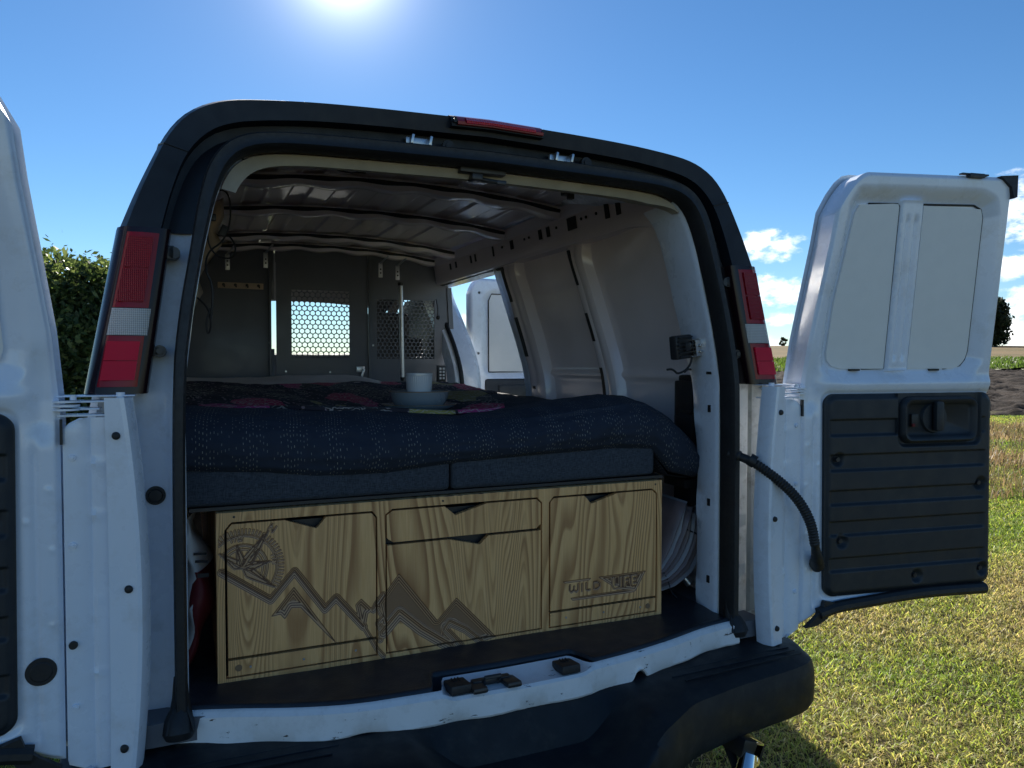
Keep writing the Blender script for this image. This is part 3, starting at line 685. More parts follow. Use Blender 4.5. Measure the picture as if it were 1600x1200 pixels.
# hinge brackets on the pillars
for s in (-1, 1):
    H = B(); 
    for zc_, x0, x1, th in ((1.405, .835, .985, .003), (1.394, .855, .955, .004), (1.379, .90, .99, .004), (1.366, .845, .975, .004)):
        H.box((XC + s * (x0 + x1) / 2, -.015, zc_), (x1 - x0, .055, th), bev=.0012)
    H.cyl((XC + s * .862, -.035, 1.412), (XC + s * .862, -.035, 1.386), .0085, seg=14)
    for k in range(3): H.cyl((XC + s * .958, -.042, 1.397 - k * .008), (XC + s * .958, -.042, 1.393 - k * .008), .024, seg=20)
    H.cyl((XC + s * .945, -.05, 1.408), (XC + s * .945, -.05, 1.398), .006, seg=10)
    vp(H.build('upper_hinge', 'white_paint'))
    H = B(); P = [(.775, 0.055), (.885, .055), (.885, -.02), (.86, -.03)]
    H.prism([(XC + s * x, y) for x, y in P], .655, .661, lambda x, y, z: (x, y, z)); H.prism([(XC + s * x, z) for x, z in ((.79, .66), (.885, .66), (.885, .70), (.872, .70))], .050, .056, lambda x, z, y: (x, y, z))
    H.cyl((XC + s * .83, .045, .672), (XC + s * .83, .037, .672), .011, seg=6)
    vp(H.build('lower_hinge', 'grey_metal' if s < 0 else 'white_paint_dirty'))

# ---- rear doors
TH = R_(8.8)
def dpt(s, u, v, z):        # door frame: u outward from the hinge, v towards the camera side, z up
    u_ = np.array([s * math.cos(TH), -math.sin(TH)]); n_ = np.array([-s * math.sin(TH), -math.cos(TH)])
    return np.stack([XC + s * .965 + u_[0] * u + n_[0] * v, -.05 + u_[1] * u + n_[1] * v, z + 0 * u], -1)
def dp(s, u, v, z): return Vector(dpt(s, np.float64(u), np.float64(v), np.float64(z)))
PANE_L = [(.150, 1.452), (.118, 1.459), (.099, 1.475), (.0925, 1.50), (.104, 1.655), (.128, 1.79), (.150, 1.92), (.168, 1.950), (.305, 1.956), (.310, 1.95), (.310, 1.452)]
PANE_R = [(.396, 1.452), (.396, 1.958), (.590, 1.966), (.618, 1.955), (.627, 1.93), (.627, 1.510), (.620, 1.482), (.603, 1.462), (.575, 1.452)]
HULL = [(.15, 1.444), (.110, 1.452), (.090, 1.470), (.085, 1.50), (.097, 1.655), (.121, 1.79), (.143, 1.93), (.162, 1.962), (.30, 1.968), (.59, 1.975), (.625, 1.962), (.635, 1.93), (.635, 1.49), (.605, 1.448)]
def door_uz(nu, nv):
    S, T = np.meshgrid(np.linspace(0, 1, nu), np.linspace(0, 1, nv)); u0 = .003 + .705 * S
    ztop = 2.035 + .018 * S - .125 * np.clip(1 - u0 / .12, 0, 1) ** 2.0 - .03 * np.clip((u0 - .69) / .018, 0, 1) ** 2
    zbot = .672 + .036 * ss(.0, .10, u0) + .030 * S ** 1.0
    z = zbot + (ztop - zbot) * T
    sh = interp(z, [(.6, 0), (1.38, 0.), (1.45, .006), (1.53, .013), (1.68, .036), (1.82, .058), (1.92, .070), (2.06, .075)])
    return u0 + sh * (1 - S) ** 1.2, z, S, T
def door_h(u, z, s):
    lean = .075 * np.clip((z - 1.40) / .65, 0, 1.1) + 0 * u
    d = sdpoly(u, z, HULL); h = lean - .032 * (1 - ss(-.012, .040, d)) 
    bar = (1 - ss(.034, .044, np.abs(u - .352))) * (d < .0); h = h + bar * .018 - bar * .008 * (np.exp(-((u - .337) / .006) ** 2) + np.exp(-((u - .367) / .006) ** 2)) * ss(1.47, 1.5, z) * (1 - ss(1.90, 1.93, z))
    h += .010 * np.exp(-((z - 1.405) / .02) ** 2) * ss(.03, .10, u)
    ed = .05 - np.minimum(.05, np.minimum(u - (.003 + (z > 1.40) * 0), 9)); h -= 0
    # stamped channel beside the hinge, soft dents
    h -= .010 * ss(1.30, 1.36, z) * (1 - ss(1.44, 1.52, z)) * np.exp(-((u - .035) / .022) ** 2)
    h -= .006 * np.exp(-((u - .048) / .006) ** 2) * (1 - ss(1.28, 1.33, z)) * ss(.70, .74, z)
    h += .0006 * (vnoise(u * 9, z * 6, 5, 3) - .5)
    for zc_, uc in ((1.22, .024), (1.10, .02), (.95, .022), (.84, .024), (1.16, .063)): h += .0022 * np.exp(-(((z - zc_) / .006) ** 2 + ((u - uc) / .006) ** 2))
    rim = rrect(u, z, .070, .745, .72, 1.385, .03); h -= .006 * (1 - ss(-.01, .004, rim))
    return h
def trim_h(u, z):
    h = np.zeros_like(u)
    ridges = [(1.243, 1.297), (1.135, 1.190), (1.030, 1.080), (.935, .985), (.825, .872)]
    for a, b_ in ridges:
        m = ss(a, a + .012, z) * (1 - ss(b_ - .003, b_ + .003, z)) * ss(.088, .10, u) * (1 - ss(.66, .68, u)); h -= .0085 * m
    e = rrect(u, z, .078, .752, .705, 1.376, .035); h -= .012 * ss(-.022, 0, e) ** 1.5
    hb = rrect(u, z, .335, 1.205, .66, 1.40, .03); h = np.where(hb < .0, 0, h); h -= .012 * (1 - ss(-.012, .0, hb))
    for uc, zc_ in SCREWS:
        r = np.hypot(u - uc, z - zc_); h -= .013 * (1 - ss(.008, .026, r))
    return h
SCREWS = [(.124, 1.175), (.659, 1.082), (.135, .923), (.413, .797), (.668, .803)]
DOORS = {}
for s in (1, -1):
    u, z, S, T = door_uz(210, 380); v = door_h(u, z, s)
    e = np.minimum(np.minimum(S * .705, (1 - S) * .705), np.minimum(T, 1 - T) * 1.36); v = v - .010 * (1 - ss(0, .012, e))
    P = dpt(s, u, v, z)
    n_ = np.array([-s * math.sin(TH), -math.cos(TH), 0.])
    uu = np.array([s * math.cos(TH), -math.sin(TH), 0.])
    D = vp(gridmesh('rear_door', P, 'white_paint', skirt=-n_ * .075, ang=50)); DOORS[s] = D
    if s > 0: tag(D)
    # outer skin, a little larger than the inner face
    u2, z2, S2, T2 = door_uz(24, 40); v2 = .075 * np.clip((z2 - 1.40) / .65, 0, 1.1) - .085 - .02 * (1 - (2 * S2 - 1) ** 2); P2 = dpt(s, u2 + .012 * (2 * S2 - 1), v2, z2 + .012 * (2 * T2 - 1))
    gridmesh('outer_skin', P2, 'white_paint', D, ang=60)
    # window panes
    for poly in (PANE_L, PANE_R):
        p = [(q[0], q[1]) for q in poly]; nu = 60; x0 = min(a for a, _ in p); x1 = max(a for a, _ in p); U, Z = np.meshgrid(np.linspace(x0, x1, nu), np.linspace(1.45, 1.968, 110))
        d = sdpoly(U, Z, p); V = .075 * np.clip((Z - 1.40) / .65, 0, 1.1) - .0265 - .004 * (1 - ss(-.0, .0, d)) + 0 * U
        # rectangle warped to the outline, row by row
        rowsL = []; 
        for zz_ in np.linspace(1.4525, 1.955, 60):
            xs_ = []
            for a, b_ in zip(p, p[1:] + p[:1]):
                if (a[1] - zz_) * (b_[1] - zz_) <= 0 and abs(a[1] - b_[1]) > 1e-9: xs_.append(a[0] + (b_[0] - a[0]) * (zz_ - a[1]) / (b_[1] - a[1]))
            xs_ = [min(xs_), max(xs_)]; us = np.linspace(xs_[0] + .002, xs_[1] - .002, 24)
            rowsL.append(dpt(s, us, .075 * np.clip((zz_ - 1.40) / .65, 0, 1.1) - .024 - .0 * us, zz_ + 0 * us))
        w_ = gridmesh('window_panel', np.array(rowsL), 'panel_board', D, skirt=-n_ * .012, ang=50)
        # dark sealing gap round the panel
        pc = [(.230, 1.4525), (.309, 1.4525), (.310, 1.95), (.304, 1.956), (.20, 1.952)] if poly is PANE_L else [(.40, 1.959), (.590, 1.966), (.618, 1.955), (.627, 1.93), (.627, 1.51), (.620, 1.482), (.603, 1.462), (.54, 1.4525)]; b = B(); pts = [dp(s, a, .075 * max(0, (c - 1.40) / .65) - .0275, c) for a, c in pc]; b.tube(pts, .0030, seg=6); b.build('panel_gap', 'rubber', D)
        for uc in ((.20,) if poly is PANE_L else (.50,)):
            b = B(); b.box(dp(s, uc, -.0185, 1.449), (.034, .012, .006), Matrix.Rotation(-s * TH, 3, 'Z')); b.build('drain_notch', 'rubber', D)
    # black trim panel
    U, Z = np.meshgrid(np.linspace(.078, .705, 300), np.linspace(.752, 1.376, 300)); e = rrect(U, Z, .078, .752, .705, 1.376, .035)
    # pull corners in: remap to rounded outline
    cx = (.078 + .705) / 2; cz = (.752 + 1.376) / 2; k = np.where(e > 0, e, 0); U = U - k * np.sign(U - cx) * .72; Z = Z - k * np.sign(Z - cz) * .72
    P = dpt(s, U + .008 * (1.376 - Z), .016 + trim_h(U, Z), Z)
    T_ = gridmesh('trim_panel', P, 'black_trim', D, skirt=-n_ * .024, ang=60)
    for uc, zc_ in SCREWS:
        b = B(); b.cyl(dp(s, uc + .008 * (1.376 - zc_), .003, zc_), dp(s, uc + .008 * (1.376 - zc_), .009, zc_), .0085, .007, 14); b.build('trim_screw', 'dark_plastic', D)
    # handle bezel
    nb = 30; outl = []
    def rr_pts(x0, z0, x1, z1, r, m=6):
        o = []
        for cxx, czz, a0 in ((x1 - r, z1 - r, 0), (x0 + r, z1 - r, 90), (x0 + r, z0 + r, 180), (x1 - r, z0 + r, 270)):
            for i in range(m + 1): a = R_(a0 + 90 * i / m); o.append((cxx + r * math.cos(a), czz + r * math.sin(a)))
        return o
    rings = []
    for g, hv in ((0, .004), (.004, .018), (.010, .024), (.018, .022), (.024, .012), (.030, .006)):
        rings.append([dp(s, a, hv, c) for a, c in rr_pts(.349 + g, 1.217 + g, .645 - g, 1.366 - g, .036 - g * .8)])
    b = B(); vr = [[b.bm.verts.new(p) for p in rg] for rg in rings]; m = len(vr[0])
    for i in range(len(vr) - 1):
        for k in range(m): b.bm.faces.new((vr[i][k], vr[i][(k + 1) % m], vr[i + 1][(k + 1) % m], vr[i + 1][k]))
    b.bm.faces.new(vr[-1]); b.build('handle_bezel', 'black_trim', D, ang=50)
    b = B(); b.cyl(dp(s, .478, .006, 1.298), dp(s, .478, .014, 1.298), .050, .046, 36); b.cyl(dp(s, .478, .014, 1.298), dp(s, .478, .010, 1.298), .040, .038, 36); b.build('handle_dish', 'black_trim', D)
    b = B(); b.box(dp(s, .480, .026, 1.303), (.030, .020, .094), Matrix.Rotation(-s * TH, 3, 'Z'), bev=.008); b.build('door_handle', 'black_trim', D)
    b = B(); b.box(dp(s, .402, .010, 1.290), (.026, .010, .040), Matrix.Rotation(-s * TH, 3, 'Z'), bev=.002); b.build('lock_recess', 'plug', D)
    b = B(); b.box(dp(s, .394, .016, 1.276), (.010, .006, .010), Matrix.Rotation(-s * TH, 3, 'Z'), bev=.001); b.build('lock_button', 'red_cloth', D)
    # bottom weatherstrip, torn near the hinge
    pts = [dp(s, u_, .012, zz_) for u_, zz_ in ((.060, .706), (.12, .722), (.22, .728), (.34, .737), (.45, .742), (.56, .741), (.685, .738))]
    b = B(); b.tube(chaikin(pts), .0185, seg=10); b.prism([(.010, .668), (.050, .672), (.085, .690), (.12, .735), (.078, .745), (.070, .72), (.05, .70)], .004, .020, lambda x, zz_, v_: dp(s, x, v_, zz_)); b.build('bottom_weatherstrip', 'rubber', D)
    pts = [dp(s, .706 + .0, .075 * max(0, (zz_ - 1.40) / .65) - .035, zz_) for zz_ in np.linspace(.80, 2.04, 20)]
    b = B(); b.tube(pts, .007, seg=8); b.build('edge_weatherstrip', 'rubber', D)
    b = B(); q = [(.648, 2.052), (.714, 2.058), (.712, 1.99), (.700, 1.985), (.690, 2.02), (.668, 2.036)]; b.prism(q, .055, .082, lambda x, zz_, v_: dp(s, x, v_, zz_)); b.build('corner_cap', 'rubber', D)
    b = B(); b.box(dp(s, .555, .075, 2.047), (.055, .02, .014), Matrix.Rotation(-s * TH, 3, 'Z'), bev=.003); b.box(dp(s, .555, .07, 2.052), (.10, .014, .005), Matrix.Rotation(-s * TH, 3, 'Z')); b.build('top_latch', 'dark_plastic', D)
    b = B(); b.box(dp(s, .712, -.02, 1.33), (.012, .03, .028), Matrix.Rotation(-s * TH, 3, 'Z'), bev=.002); b.box(dp(s, .712, -.02, 1.30), (.012, .03, .02), Matrix.Rotation(-s * TH, 3, 'Z'), bev=.002); b.build('edge_latch', 'dark_plastic', D)
    if s < 0:
        b = B(); b.cyl(dp(s, .043, .0, .862), dp(s, .043, .003, .862), .0275, .027, 32); b.cyl(dp(s, .043, .003, .862), dp(s, .043, .0045, .862), .020, .018, 32); b.build('hole_plug', 'rubber', D)
    b = B(); b.box(dp(s, .002, .001, 1.335), (.005, .01, .05), Matrix.Rotation(-s * TH, 3, 'Z')); b.build('hinge_slot', 'plug', D)
    # hinge side flanges: bent plate with rivets (A) and curved strip (B)
    rowsA = []
    for zz_ in np.linspace(.640, 1.362, 70):
        cut = .03 * max(0, (zz_ - 1.335) / .027) ** 2
        bot = .055 * max(0, (.662 - zz_) / .022)
        w1 = .966 - cut - bot * .8; dn = .0; cr = .002 * math.exp(-((zz_ - 1.20) / .006) ** 2)
        tri = sum(.004 * math.exp(-((zz_ - t) / .005) ** 2) for t in (1.27, 1.165, .99, .84, .73))
        pr_ = [(.866, -.030), (.868, -.043), (.893, -.042), (.908, -.0435 - tri * 1.6), (.917, -.0385 - tri), (.925, -.0440), (w1 - .008, -.0500), (w1 - .001, -.0480), (w1, -.036)]
        rowsA.append([(XC + s * x, y, zz_) for x, y in pr_])
    gridmesh('hinge_flange', np.array(rowsA), 'white_paint', D, ang=35)
    rowsB = []
    for zz_ in np.linspace(.632, 1.402, 60):
        bul = .024 * (1 - ((zz_ - .97) / .40) ** 2); tp = .006 * ss(1.35, 1.40, zz_)
        low = .012 * ss(.68, .63, zz_) * -1
        pr_ = [(.850, -.010), (.836, -.020), (.838, -.046), (.850, -.068), (.858, -.070), (.880, -.064), (.8895 + bul * .85, -.0610), (.8900 + bul * .85, -.0440)]
        rowsB.append([(XC + s * (x - bul), y, zz_) for x, y in pr_])
    gridmesh('hinge_strip', np.array(rowsB), 'white_paint', D, ang=28)
    for zz_ in (1.325, 1.01, .682):
        bul = .024 * (1 - ((zz_ - .97) / .40) ** 2); x = XC + s * (.874 - bul)
        b = B(); b.cyl((x, -.064, zz_), (x, -.0705, zz_), .0085, .0075, 20); b.sph((x, -.0705, zz_), .0075, (1, .35, 1), 14); b.build('strip_plug', 'rubber', D)
    for k, (xx, zz_) in enumerate(((.949, 1.282), (.950, 1.105), (.950, .777))):
        b = B(); b.cyl((XC + s * xx, -.045, zz_), (XC + s * xx, -.0530, zz_), .0078, .0062, 18); b.cyl((XC + s * xx, -.053, zz_), (XC + s * xx, -.0555, zz_), .0034, .0030, 10); b.build('rivet', 'white_paint', D)
    if s < 0:
        b = B(); b.cyl((XC - .952, -.052, .905), (XC - .952, -.0575, .905), .0085, .0075, 20); b.build('strip_plug', 'rubber', D)
D = DOORS[1]
# wiring conduit between body and right door
pth = chaikin([(.768, .02, 1.20), (.80, -.035, 1.185), (.86, -.075, 1.135), (.92, -.10, 1.075), (.965, -.11, 1.00), (.985, -.105, .93), (1.005, -.095, .885), (1.03, -.07, .860)], 3)
P_ = resample([tuple(p) for p in pth], 110); rr = []
for i in range(110):
    t = i / 109; r = .0125 + .002 * math.sin(t * 3.1)
    if .12 < t < .80: r += .0013 * (1 if i % 2 else -1)
    if t < .07: r = .018
    if t > .82: r = .0115 + (t - .82) * .062
    rr.append(r)
b = B(); b.tube([tuple(p) for p in P_], rr, seg=14); b.sph((1.033, -.068, .856), .022, (1, .8, 1)); b.build('wiring_conduit', 'rubber', D)
b = B(); b.cyl((.80, -.03, 1.188), (.812, -.042, 1.178), .019, seg=16); b.build('conduit_clamp', 'rubber', D)

# ---- sill, floor mat, bumper
def smooth_tab(tab, x): return np.interp(x, [t[0] for t in tab], [t[1] for t in tab])
SY = [(-.755, .012), (-.62, -.035), (-.5, -.085), (-.38, -.118), (-.2, -.128), (0, -.135), (.2, -.130), (.35, -.110), (.5, -.078), (.64, -.036), (.77, -.018)]
xs = np.linspace(-.752, .772, 180)
yf = smooth_tab(SY, xs); yf = np.convolve(np.pad(yf, 6, 'edge'), np.ones(13) / 13, 'valid')
plat = ss(-.185, -.155, xs) * (1 - ss(.185, .225, xs))            # central latch platform: white reaches inward
yin = yf + .010 + .075 * plat
wob = .004 * np.sin(xs * 31)
rows = []
ZL = .628 + .026 * np.exp(-((xs - .37) / .022) ** 4) + .008 * ss(.37, .52, xs) + .010 * np.exp(-((xs + .36) / .05) ** 2) + .004 * vnoise(xs * 25, xs * 0, 4, 3)
def prof_row(i):
    x = xs[i]; f = yf[i]; a = yin[i]; p = plat[i]
    return [(x, a + .004, .7035 - .006 * p), (x, a, .7025), (x, (a + f) / 2, .699 - .012 * p), (x, f + .004, .698 - .010 * p), (x, f - .004, .692 - .010 * p), (x, f - .004 - .002, .668), (x, f - .006 + wob[i], ZL[i] + .006), (x, f - .002 + wob[i], ZL[i]), (x, f + .03, ZL[i] + .004)]
P = np.array([prof_row(i) for i in range(len(xs))])
sill = vp(gridmesh('rear_sill', P, 'chipped_paint', ang=30))
for xx in (-.137, .156):
    b = B(); b.box((xx, -.098, .699), (.052, .062, .022), Matrix.Rotation(R_(-6), 3, 'X'), bev=.005)
    for k in (-.008, 0, .008): b.box((xx + k, -.085, .7105), (.003, .018, .003))
    b.build('sill_bumper_pad', 'rubber', sill)
b = B(); yb = -.112
for e in (-.048, .040): b.box((-.045 + e, yb, .694), (.038, .062, .014), Matrix.Rotation(R_(-6), 3, 'X'), bev=.006)
b.box((-.048, yb + .022, .696), (.10, .020, .014), bev=.004); b.tube([(-.07, yb + .01, .70), (-.07, yb + .004, .712), (-.03, yb + .004, .712), (-.03, yb + .01, .70)], .005, seg=8); b.build('latch_striker', 'dark_plastic', sill)
# mat
xs = np.linspace(-.742, .762, 160); yfm = smooth_tab(SY, xs); yfm = np.convolve(np.pad(yfm, 6, 'edge'), np.ones(13) / 13, 'valid'); plat = ss(-.205, -.175, xs) * (1 - ss(.20, .24, xs))
ym = yfm + .016 + .085 * plat; rows = []
for i, x in enumerate(xs):
    r = [(x, ym[i], .700), (x, ym[i] + .003, .7085), (x, ym[i] + .010, .7105), (x, ym[i] + .020, .7075)]
    r += [(x, y, .7075 + .0025 * math.sin(x * 7 + y * 5)) for y in np.linspace(ym[i] + .035, 2.83, 24)]; rows.append(r)
vp(gridmesh('floor_mat', np.array(rows), 'mat_rubber', ang=60))
b = B(); b.box((XC, 1.42, .67), (1.72, 2.86, .05)); vp(b.build('load_floor', 'grey_metal'))
# bumper
YF = [(-.985, .30), (-.978, -.03), (-.965, -.105), (-.935, -.150), (-.88, -.170), (-.80, -.185), (-.62, -.21), (-.46, -.245), (-.32, -.33), (-.2, -.355), (0, -.36), (.2, -.355), (.30, -.335), (.44, -.250), (.62, -.21), (.80, -.185), (.88, -.170), (.935, -.150), (.965, -.105), (.978, -.03), (.985, .30)]
par = resample([(x, y) for x, y in YF], 200); par = np.stack([np.convolve(np.pad(par[:, i], 2, 'edge'), np.ones(5) / 5, 'valid') for i in (0, 1)], 1)
rows = []
for x, yf_ in par:
    ax = abs(x - XC); yb_ = max(yf_ + .02, -.02 if ax < .8 else -.02 + (ax - .8) * 1.2)
    cen = 1 - ss(.20, .33, np.float64(ax)); step = float(1 - ss(.14, .30, np.float64(ax)))
    zt = .632 + .010 * math.cos(ax * 1.5)
    row = [(x, yb_ + .05, zt + .004), (x, yb_, zt + .002)]
    for t in np.linspace(0, 1, 14)[1:]:
        y = yb_ + (yf_ - yb_) * t; dpth = float(ss(.30, .48, np.float64(t))) * .10 * step
        row.append((x * (1 - .012 * 0), y, zt - .012 * t - .014 * float(ss(.8, 1, np.float64(t))) - dpth))
    zf = row[-1][2]; off = 1.0
    nx = (x - XC) / 1.02
    for k, (dy, dz) in enumerate(((-.008, -.012), (-.012, -.03), (-.013, -.07), (-.010, -.105), (.004, -.128), (.05, -.135))):
        zz_ = .600 + dz * (1 + .0 * ax); zz_ = min(zz_, zf - .004 * (k + 1)) if step > .01 else zz_
        row.append((x + (.006 if x > XC else -.006) * float(ss(.85, 1.0, np.float64(ax))) * (1 if dy < 0 else 0), yf_ + dy * (1 if ax < .97 else .3), zz_ - .0 + -.004 * float(ss(.55, 1.02, np.float64(ax))) * (1 if k > 2 else 0)))
    rows.append(row)
BP = vp(gridmesh('rear_bumper', np.array(rows), 'bumper_plastic', ang=32))
for s in (-1, 1):   # tread grooves on the corner pads
    for (x0, y0, x1, y1) in ((.42, -.075, .88, -.060), (.42, -.105, .89, -.085), (.44, -.135, .89, -.110), (.46, -.165, .89, -.135)):
        b = B(); b.tube([(XC + s * x0, y0, .634), (XC + s * (x0 + x1) / 2, (y0 + y1) / 2, .632), (XC + s * x1, y1, .628)], .0020, seg=6); b.build('tread_rib', 'bumper_plastic', BP)
# pieces under the bumper
b = B(); b.box((XC, .05, .50), (1.1, .10, .10), bev=.01); vp(b.build('bumper_beam', 'dark_plastic'))
b = B(); b.box((.64, -.19, .445), (.075, .10, .05), Matrix.Rotation(R_(20), 3, 'Y'), bev=.006); b.tube([(.60, -.1, .47), (.62, -.16, .43), (.60, -.22, .40)], .012); vp(b.build('tow_bracket', 'dark_plastic'))
b = B(); b.sph((.628, -.235, .415), .030, (1.1, .8, .9)); b.cyl((.628, -.235, .44), (.60, -.25, .385), .022, .03, 18); b.box((.655, -.225, .44), (.03, .03, .05), Matrix.Rotation(R_(25), 3, 'Y'), bev=.004); vp(b.build('chrome_socket', 'chrome'))
for s in (-1, 1):
    for y in (1.05, 3.9):
        b = B(); b.cyl((XC + s * .70, y, .36), (XC + s * .93, y, .36), .36, seg=40); w = vp(b.build('wheel', 'tyre')); b = B(); b.cyl((XC + s * .92, y, .36), (XC + s * .935, y, .36), .2, seg=30); b.build('rim', 'grey_metal', w)
b = B(); b.box((XC, 2.2, .52), (1.7, 4.0, .22)); vp(b.build('chassis', 'dark_plastic'))

# ---- interior side walls
def win(z): return interp(z, [(.70, .90), (1.0, .905), (1.3, .900), (1.42, .893), (1.6, .872), (1.8, .845), (1.95, .812), (2.02, .795), (2.10, .77)])
def wallgrid(s, y0, y1, ny, z0, z1, nz, fn, name, mat, parent=None, ang=50):
    Yg, Zg = np.meshgrid(np.linspace(y0, y1, ny), np.linspace(z0, z1, nz)); d = fn(Yg, Zg)
    P = np.stack([XC + s * (win(Zg) - d), Yg, Zg], -1); return gridmesh(name, P, mat, parent, ang=ang)
def relief(Y, Z):
    d = 0.012 * np.exp(-((Z - 1.42) / .014) ** 2) + .004 * (vnoise(Y * 5, Z * 4, 8, 2) - .5)
    d += .020 * np.exp(-((Z - .93) / .05) ** 2) + .07 * (1 - ss(.2, .9, Y)) * ss(1.55, 2.0, Z)
    return d
LW = vp(wallgrid(-1, .18, 2.84, 90, .70, 2.06, 120, relief, 'left_inner_wall', 'inner_paint'))
RW = vp(wallgrid(1, .18, 1.66, 110, .70, 2.06, 160, relief, 'right_inner_wall', 'inner_paint'))
def rib(s, yc, wbot, wtop, depth, z0, z1, parent, slots):
    zz = np.linspace(z0, z1, 50); rows = []
    for z in zz:
        t = (z - z0) / (z1 - z0); w = wbot + (wtop - wbot) * t; w += .05 * float(ss(.9, 1, np.float64(t))); yo = yc(z)
        d = depth * (1 - .5 * float(ss(.93, 1, np.float64(t)))); x = float(win(z))
        rows.append([(XC + s * (x + o), yo + k * w / 2, z) for k, o in ((-1.15, .004), (-1.0, -.004), (-.82, -d * .85), (-.6, -d), (-.15, -d), (0, -d + .004), (.15, -d), (.6, -d), (.82, -d * .85), (1.0, -.004), (1.15, .004))])
    R = gridmesh('wall_rib', np.array(rows), 'inner_paint', parent, ang=40); 
    for (za, zb_, wd, off) in slots:
        P = []
        for z in np.linspace(za, zb_, 8): x = float(win(z)) - depth - .0015; P.append([(XC + s * x, yc(z) + off - wd / 2, z), (XC + s * x, yc(z) + off + wd / 2, z)])
        gridmesh('rib_slot', np.array(P), 'plug', parent, skirt=(s * .004, 0, 0))
    return R
rib(1, lambda z: 1.555 + .20 * float(ss(1.3, 2.0, np.float64(z))), .20, .20, .05, .72, 2.02, RW, [(1.78, 1.96, .035, .045), (1.50, 1.70, .04, .05), (1.34, 1.355, .03, .03)])
rib(1, lambda z: .885 + .17 * float(ss(1.3, 2.0, np.float64(z))), .14, .13, .045, .72, 2.0, RW, [(1.80, 1.95, .022, .03), (1.56, 1.68, .022, .03), (1.33, 1.45, .022, .03)])
for yc in (.885, 1.6, 2.2): rib(-1, lambda z, yc=yc: yc, .14, .13, .045, .72, 2.0, LW, [])
# cant rail with punched slots, both sides
for s in (-1, 1):
    ys = np.linspace(.18, 2.84, 60); rows = []
    for y in ys:
        zz_ = .085 * (1 - float(ss(.10, .62, np.float64(y)))); xo_ = .03 * zz_ / .085; rows.append([(XC + s * (x - xo_), y, z - zz_) for x, z in ((.70, 2.118), (.712, 2.098), (.716, 2.092), (.728, 2.078), (.737, 2.02), (.741, 1.985), (.747, 1.972), (.752, 1.966), (.83, 1.966))])
    CR = vp(gridmesh('cant_rail', np.array(rows), 'inner_paint', ang=30))
    for (y, wd, h) in ((.62, .030, .055), (.70, .030, .055), (.98, .075, .050), (1.20, .030, .042), (1.28, .030, .042), (1.60, .035, .042), (1.84, .018, .05), (2.10, .020, .04), (2.17, .020, .04), (2.42, .022, .035), (2.52, .022, .035)):
        P = np.array([[(XC + s * (.7300 + .008 * (2.05 - z) / .05 - .0020), y + e * wd / 2, z) for e in (-1, 1)] for z in (2.045 - h / 2, 2.045 + h / 2)]); gridmesh('rail_slot', P, 'plug', CR, skirt=(s * .003, 0, 0))
    for y in (.78, .86, .90, 1.12, 1.40, 1.45, 1.72):
        b = B(); b.cyl((XC + s * .7325, y, 2.05), (XC + s * .7275, y, 2.05), .006, seg=10); b.build('rail_hole', 'plug', CR)
# ceiling skin and roof bows
def zce(x): return 2.175 - .055 * (abs(x) / .74) ** 2.2
xs = np.linspace(-.74, .74, 300); ys = np.linspace(.20, 2.84, 200)
X, Yg = np.meshgrid(xs, ys); Z = zce(X) + .0; Z = 2.175 - .055 * (np.abs(X) / .74) ** 2.2
# stamped strengthening grooves run along the roof
gr = sum(ss(c - .052, c - .044, X) * (1 - ss(c + .044, c + .052, X)) for c in (-.56, -.39, -.22, -.05, .12, .29, .46, .62)); 
seg_ = 1 - sum(np.exp(-((Yg - c) / .07) ** 2) for c in (1.09, 1.68, 2.42)); Z = Z - .11 * (1 - ss(.10, .75, Yg)) - .008 * gr * np.clip(seg_, 0, 1) * ss(.3, .36, Yg) + .0015 * (vnoise(X * 3, Yg * 3, 4, 2) - .5)
CE = vp(gridmesh('ceiling', np.stack([X + XC, Yg, Z], -1), 'inner_paint', ang=60))
for yb in (.42, 1.09, 1.68, 2.42, 2.80):
    rows = []
    for x in np.linspace(-.71, .71, 90):
        zc_ = zce(x) - .012 - .11 * (1 - float(ss(.10, .75, np.float64(yb)))); dr = .030 + .006 * math.cos(x * 28) * (1 if yb > .5 else 0); w = .055 + .006 * math.cos(x * 28)
        rows.append([(XC + x, yb + a, zc_ - b_) for a, b_ in ((-w - .018, .0), (-w, dr * .2), (-w * .62, dr), (-w * .5, dr + .002), (w * .5, dr + .002), (w * .62, dr), (w, dr * .2), (w + .018, 0))])
    bw = vp(gridmesh('roof_bow', np.array(rows), 'inner_paint', ang=30))
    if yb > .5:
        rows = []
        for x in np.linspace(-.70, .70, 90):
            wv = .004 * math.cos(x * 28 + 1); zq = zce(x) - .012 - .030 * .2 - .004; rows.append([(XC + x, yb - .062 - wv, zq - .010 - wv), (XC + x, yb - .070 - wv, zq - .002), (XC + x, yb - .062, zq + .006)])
        gridmesh('foam_bead', np.array(rows), 'rubber', bw)  # dark strip painting the shade in the gap between bow and roof skin
    for x in np.linspace(-.6, .6, 7):
        if yb > .5: b = B(); zc_ = zce(x) - .012 - .026 - .006 * math.cos(x * 28) - .003; b.cyl((XC + x, yb - .01, zc_ + .002), (XC + x, yb - .01, zc_ - .002), .005, seg=8); b.build('bow_hole', 'plug', bw)
# rear header cavity panel
rows = [[(XC + x, y, z - .03 * (abs(x) / .6) ** 3) for x in np.linspace(-.64, .64, 40)] for y, z in ((.155, 1.995), (.17, 2.03), (.19, 2.09), (.21, 2.14))]
vp(gridmesh('rear_header', np.array(rows), 'inner_paint', ang=40))
for xx, w in ((-.245, .095),):
    pts = [(xx + w / 2 * math.cos(a), .62 + .03 * math.sin(a), 0) for a in np.linspace(0, 6.283, 20)]
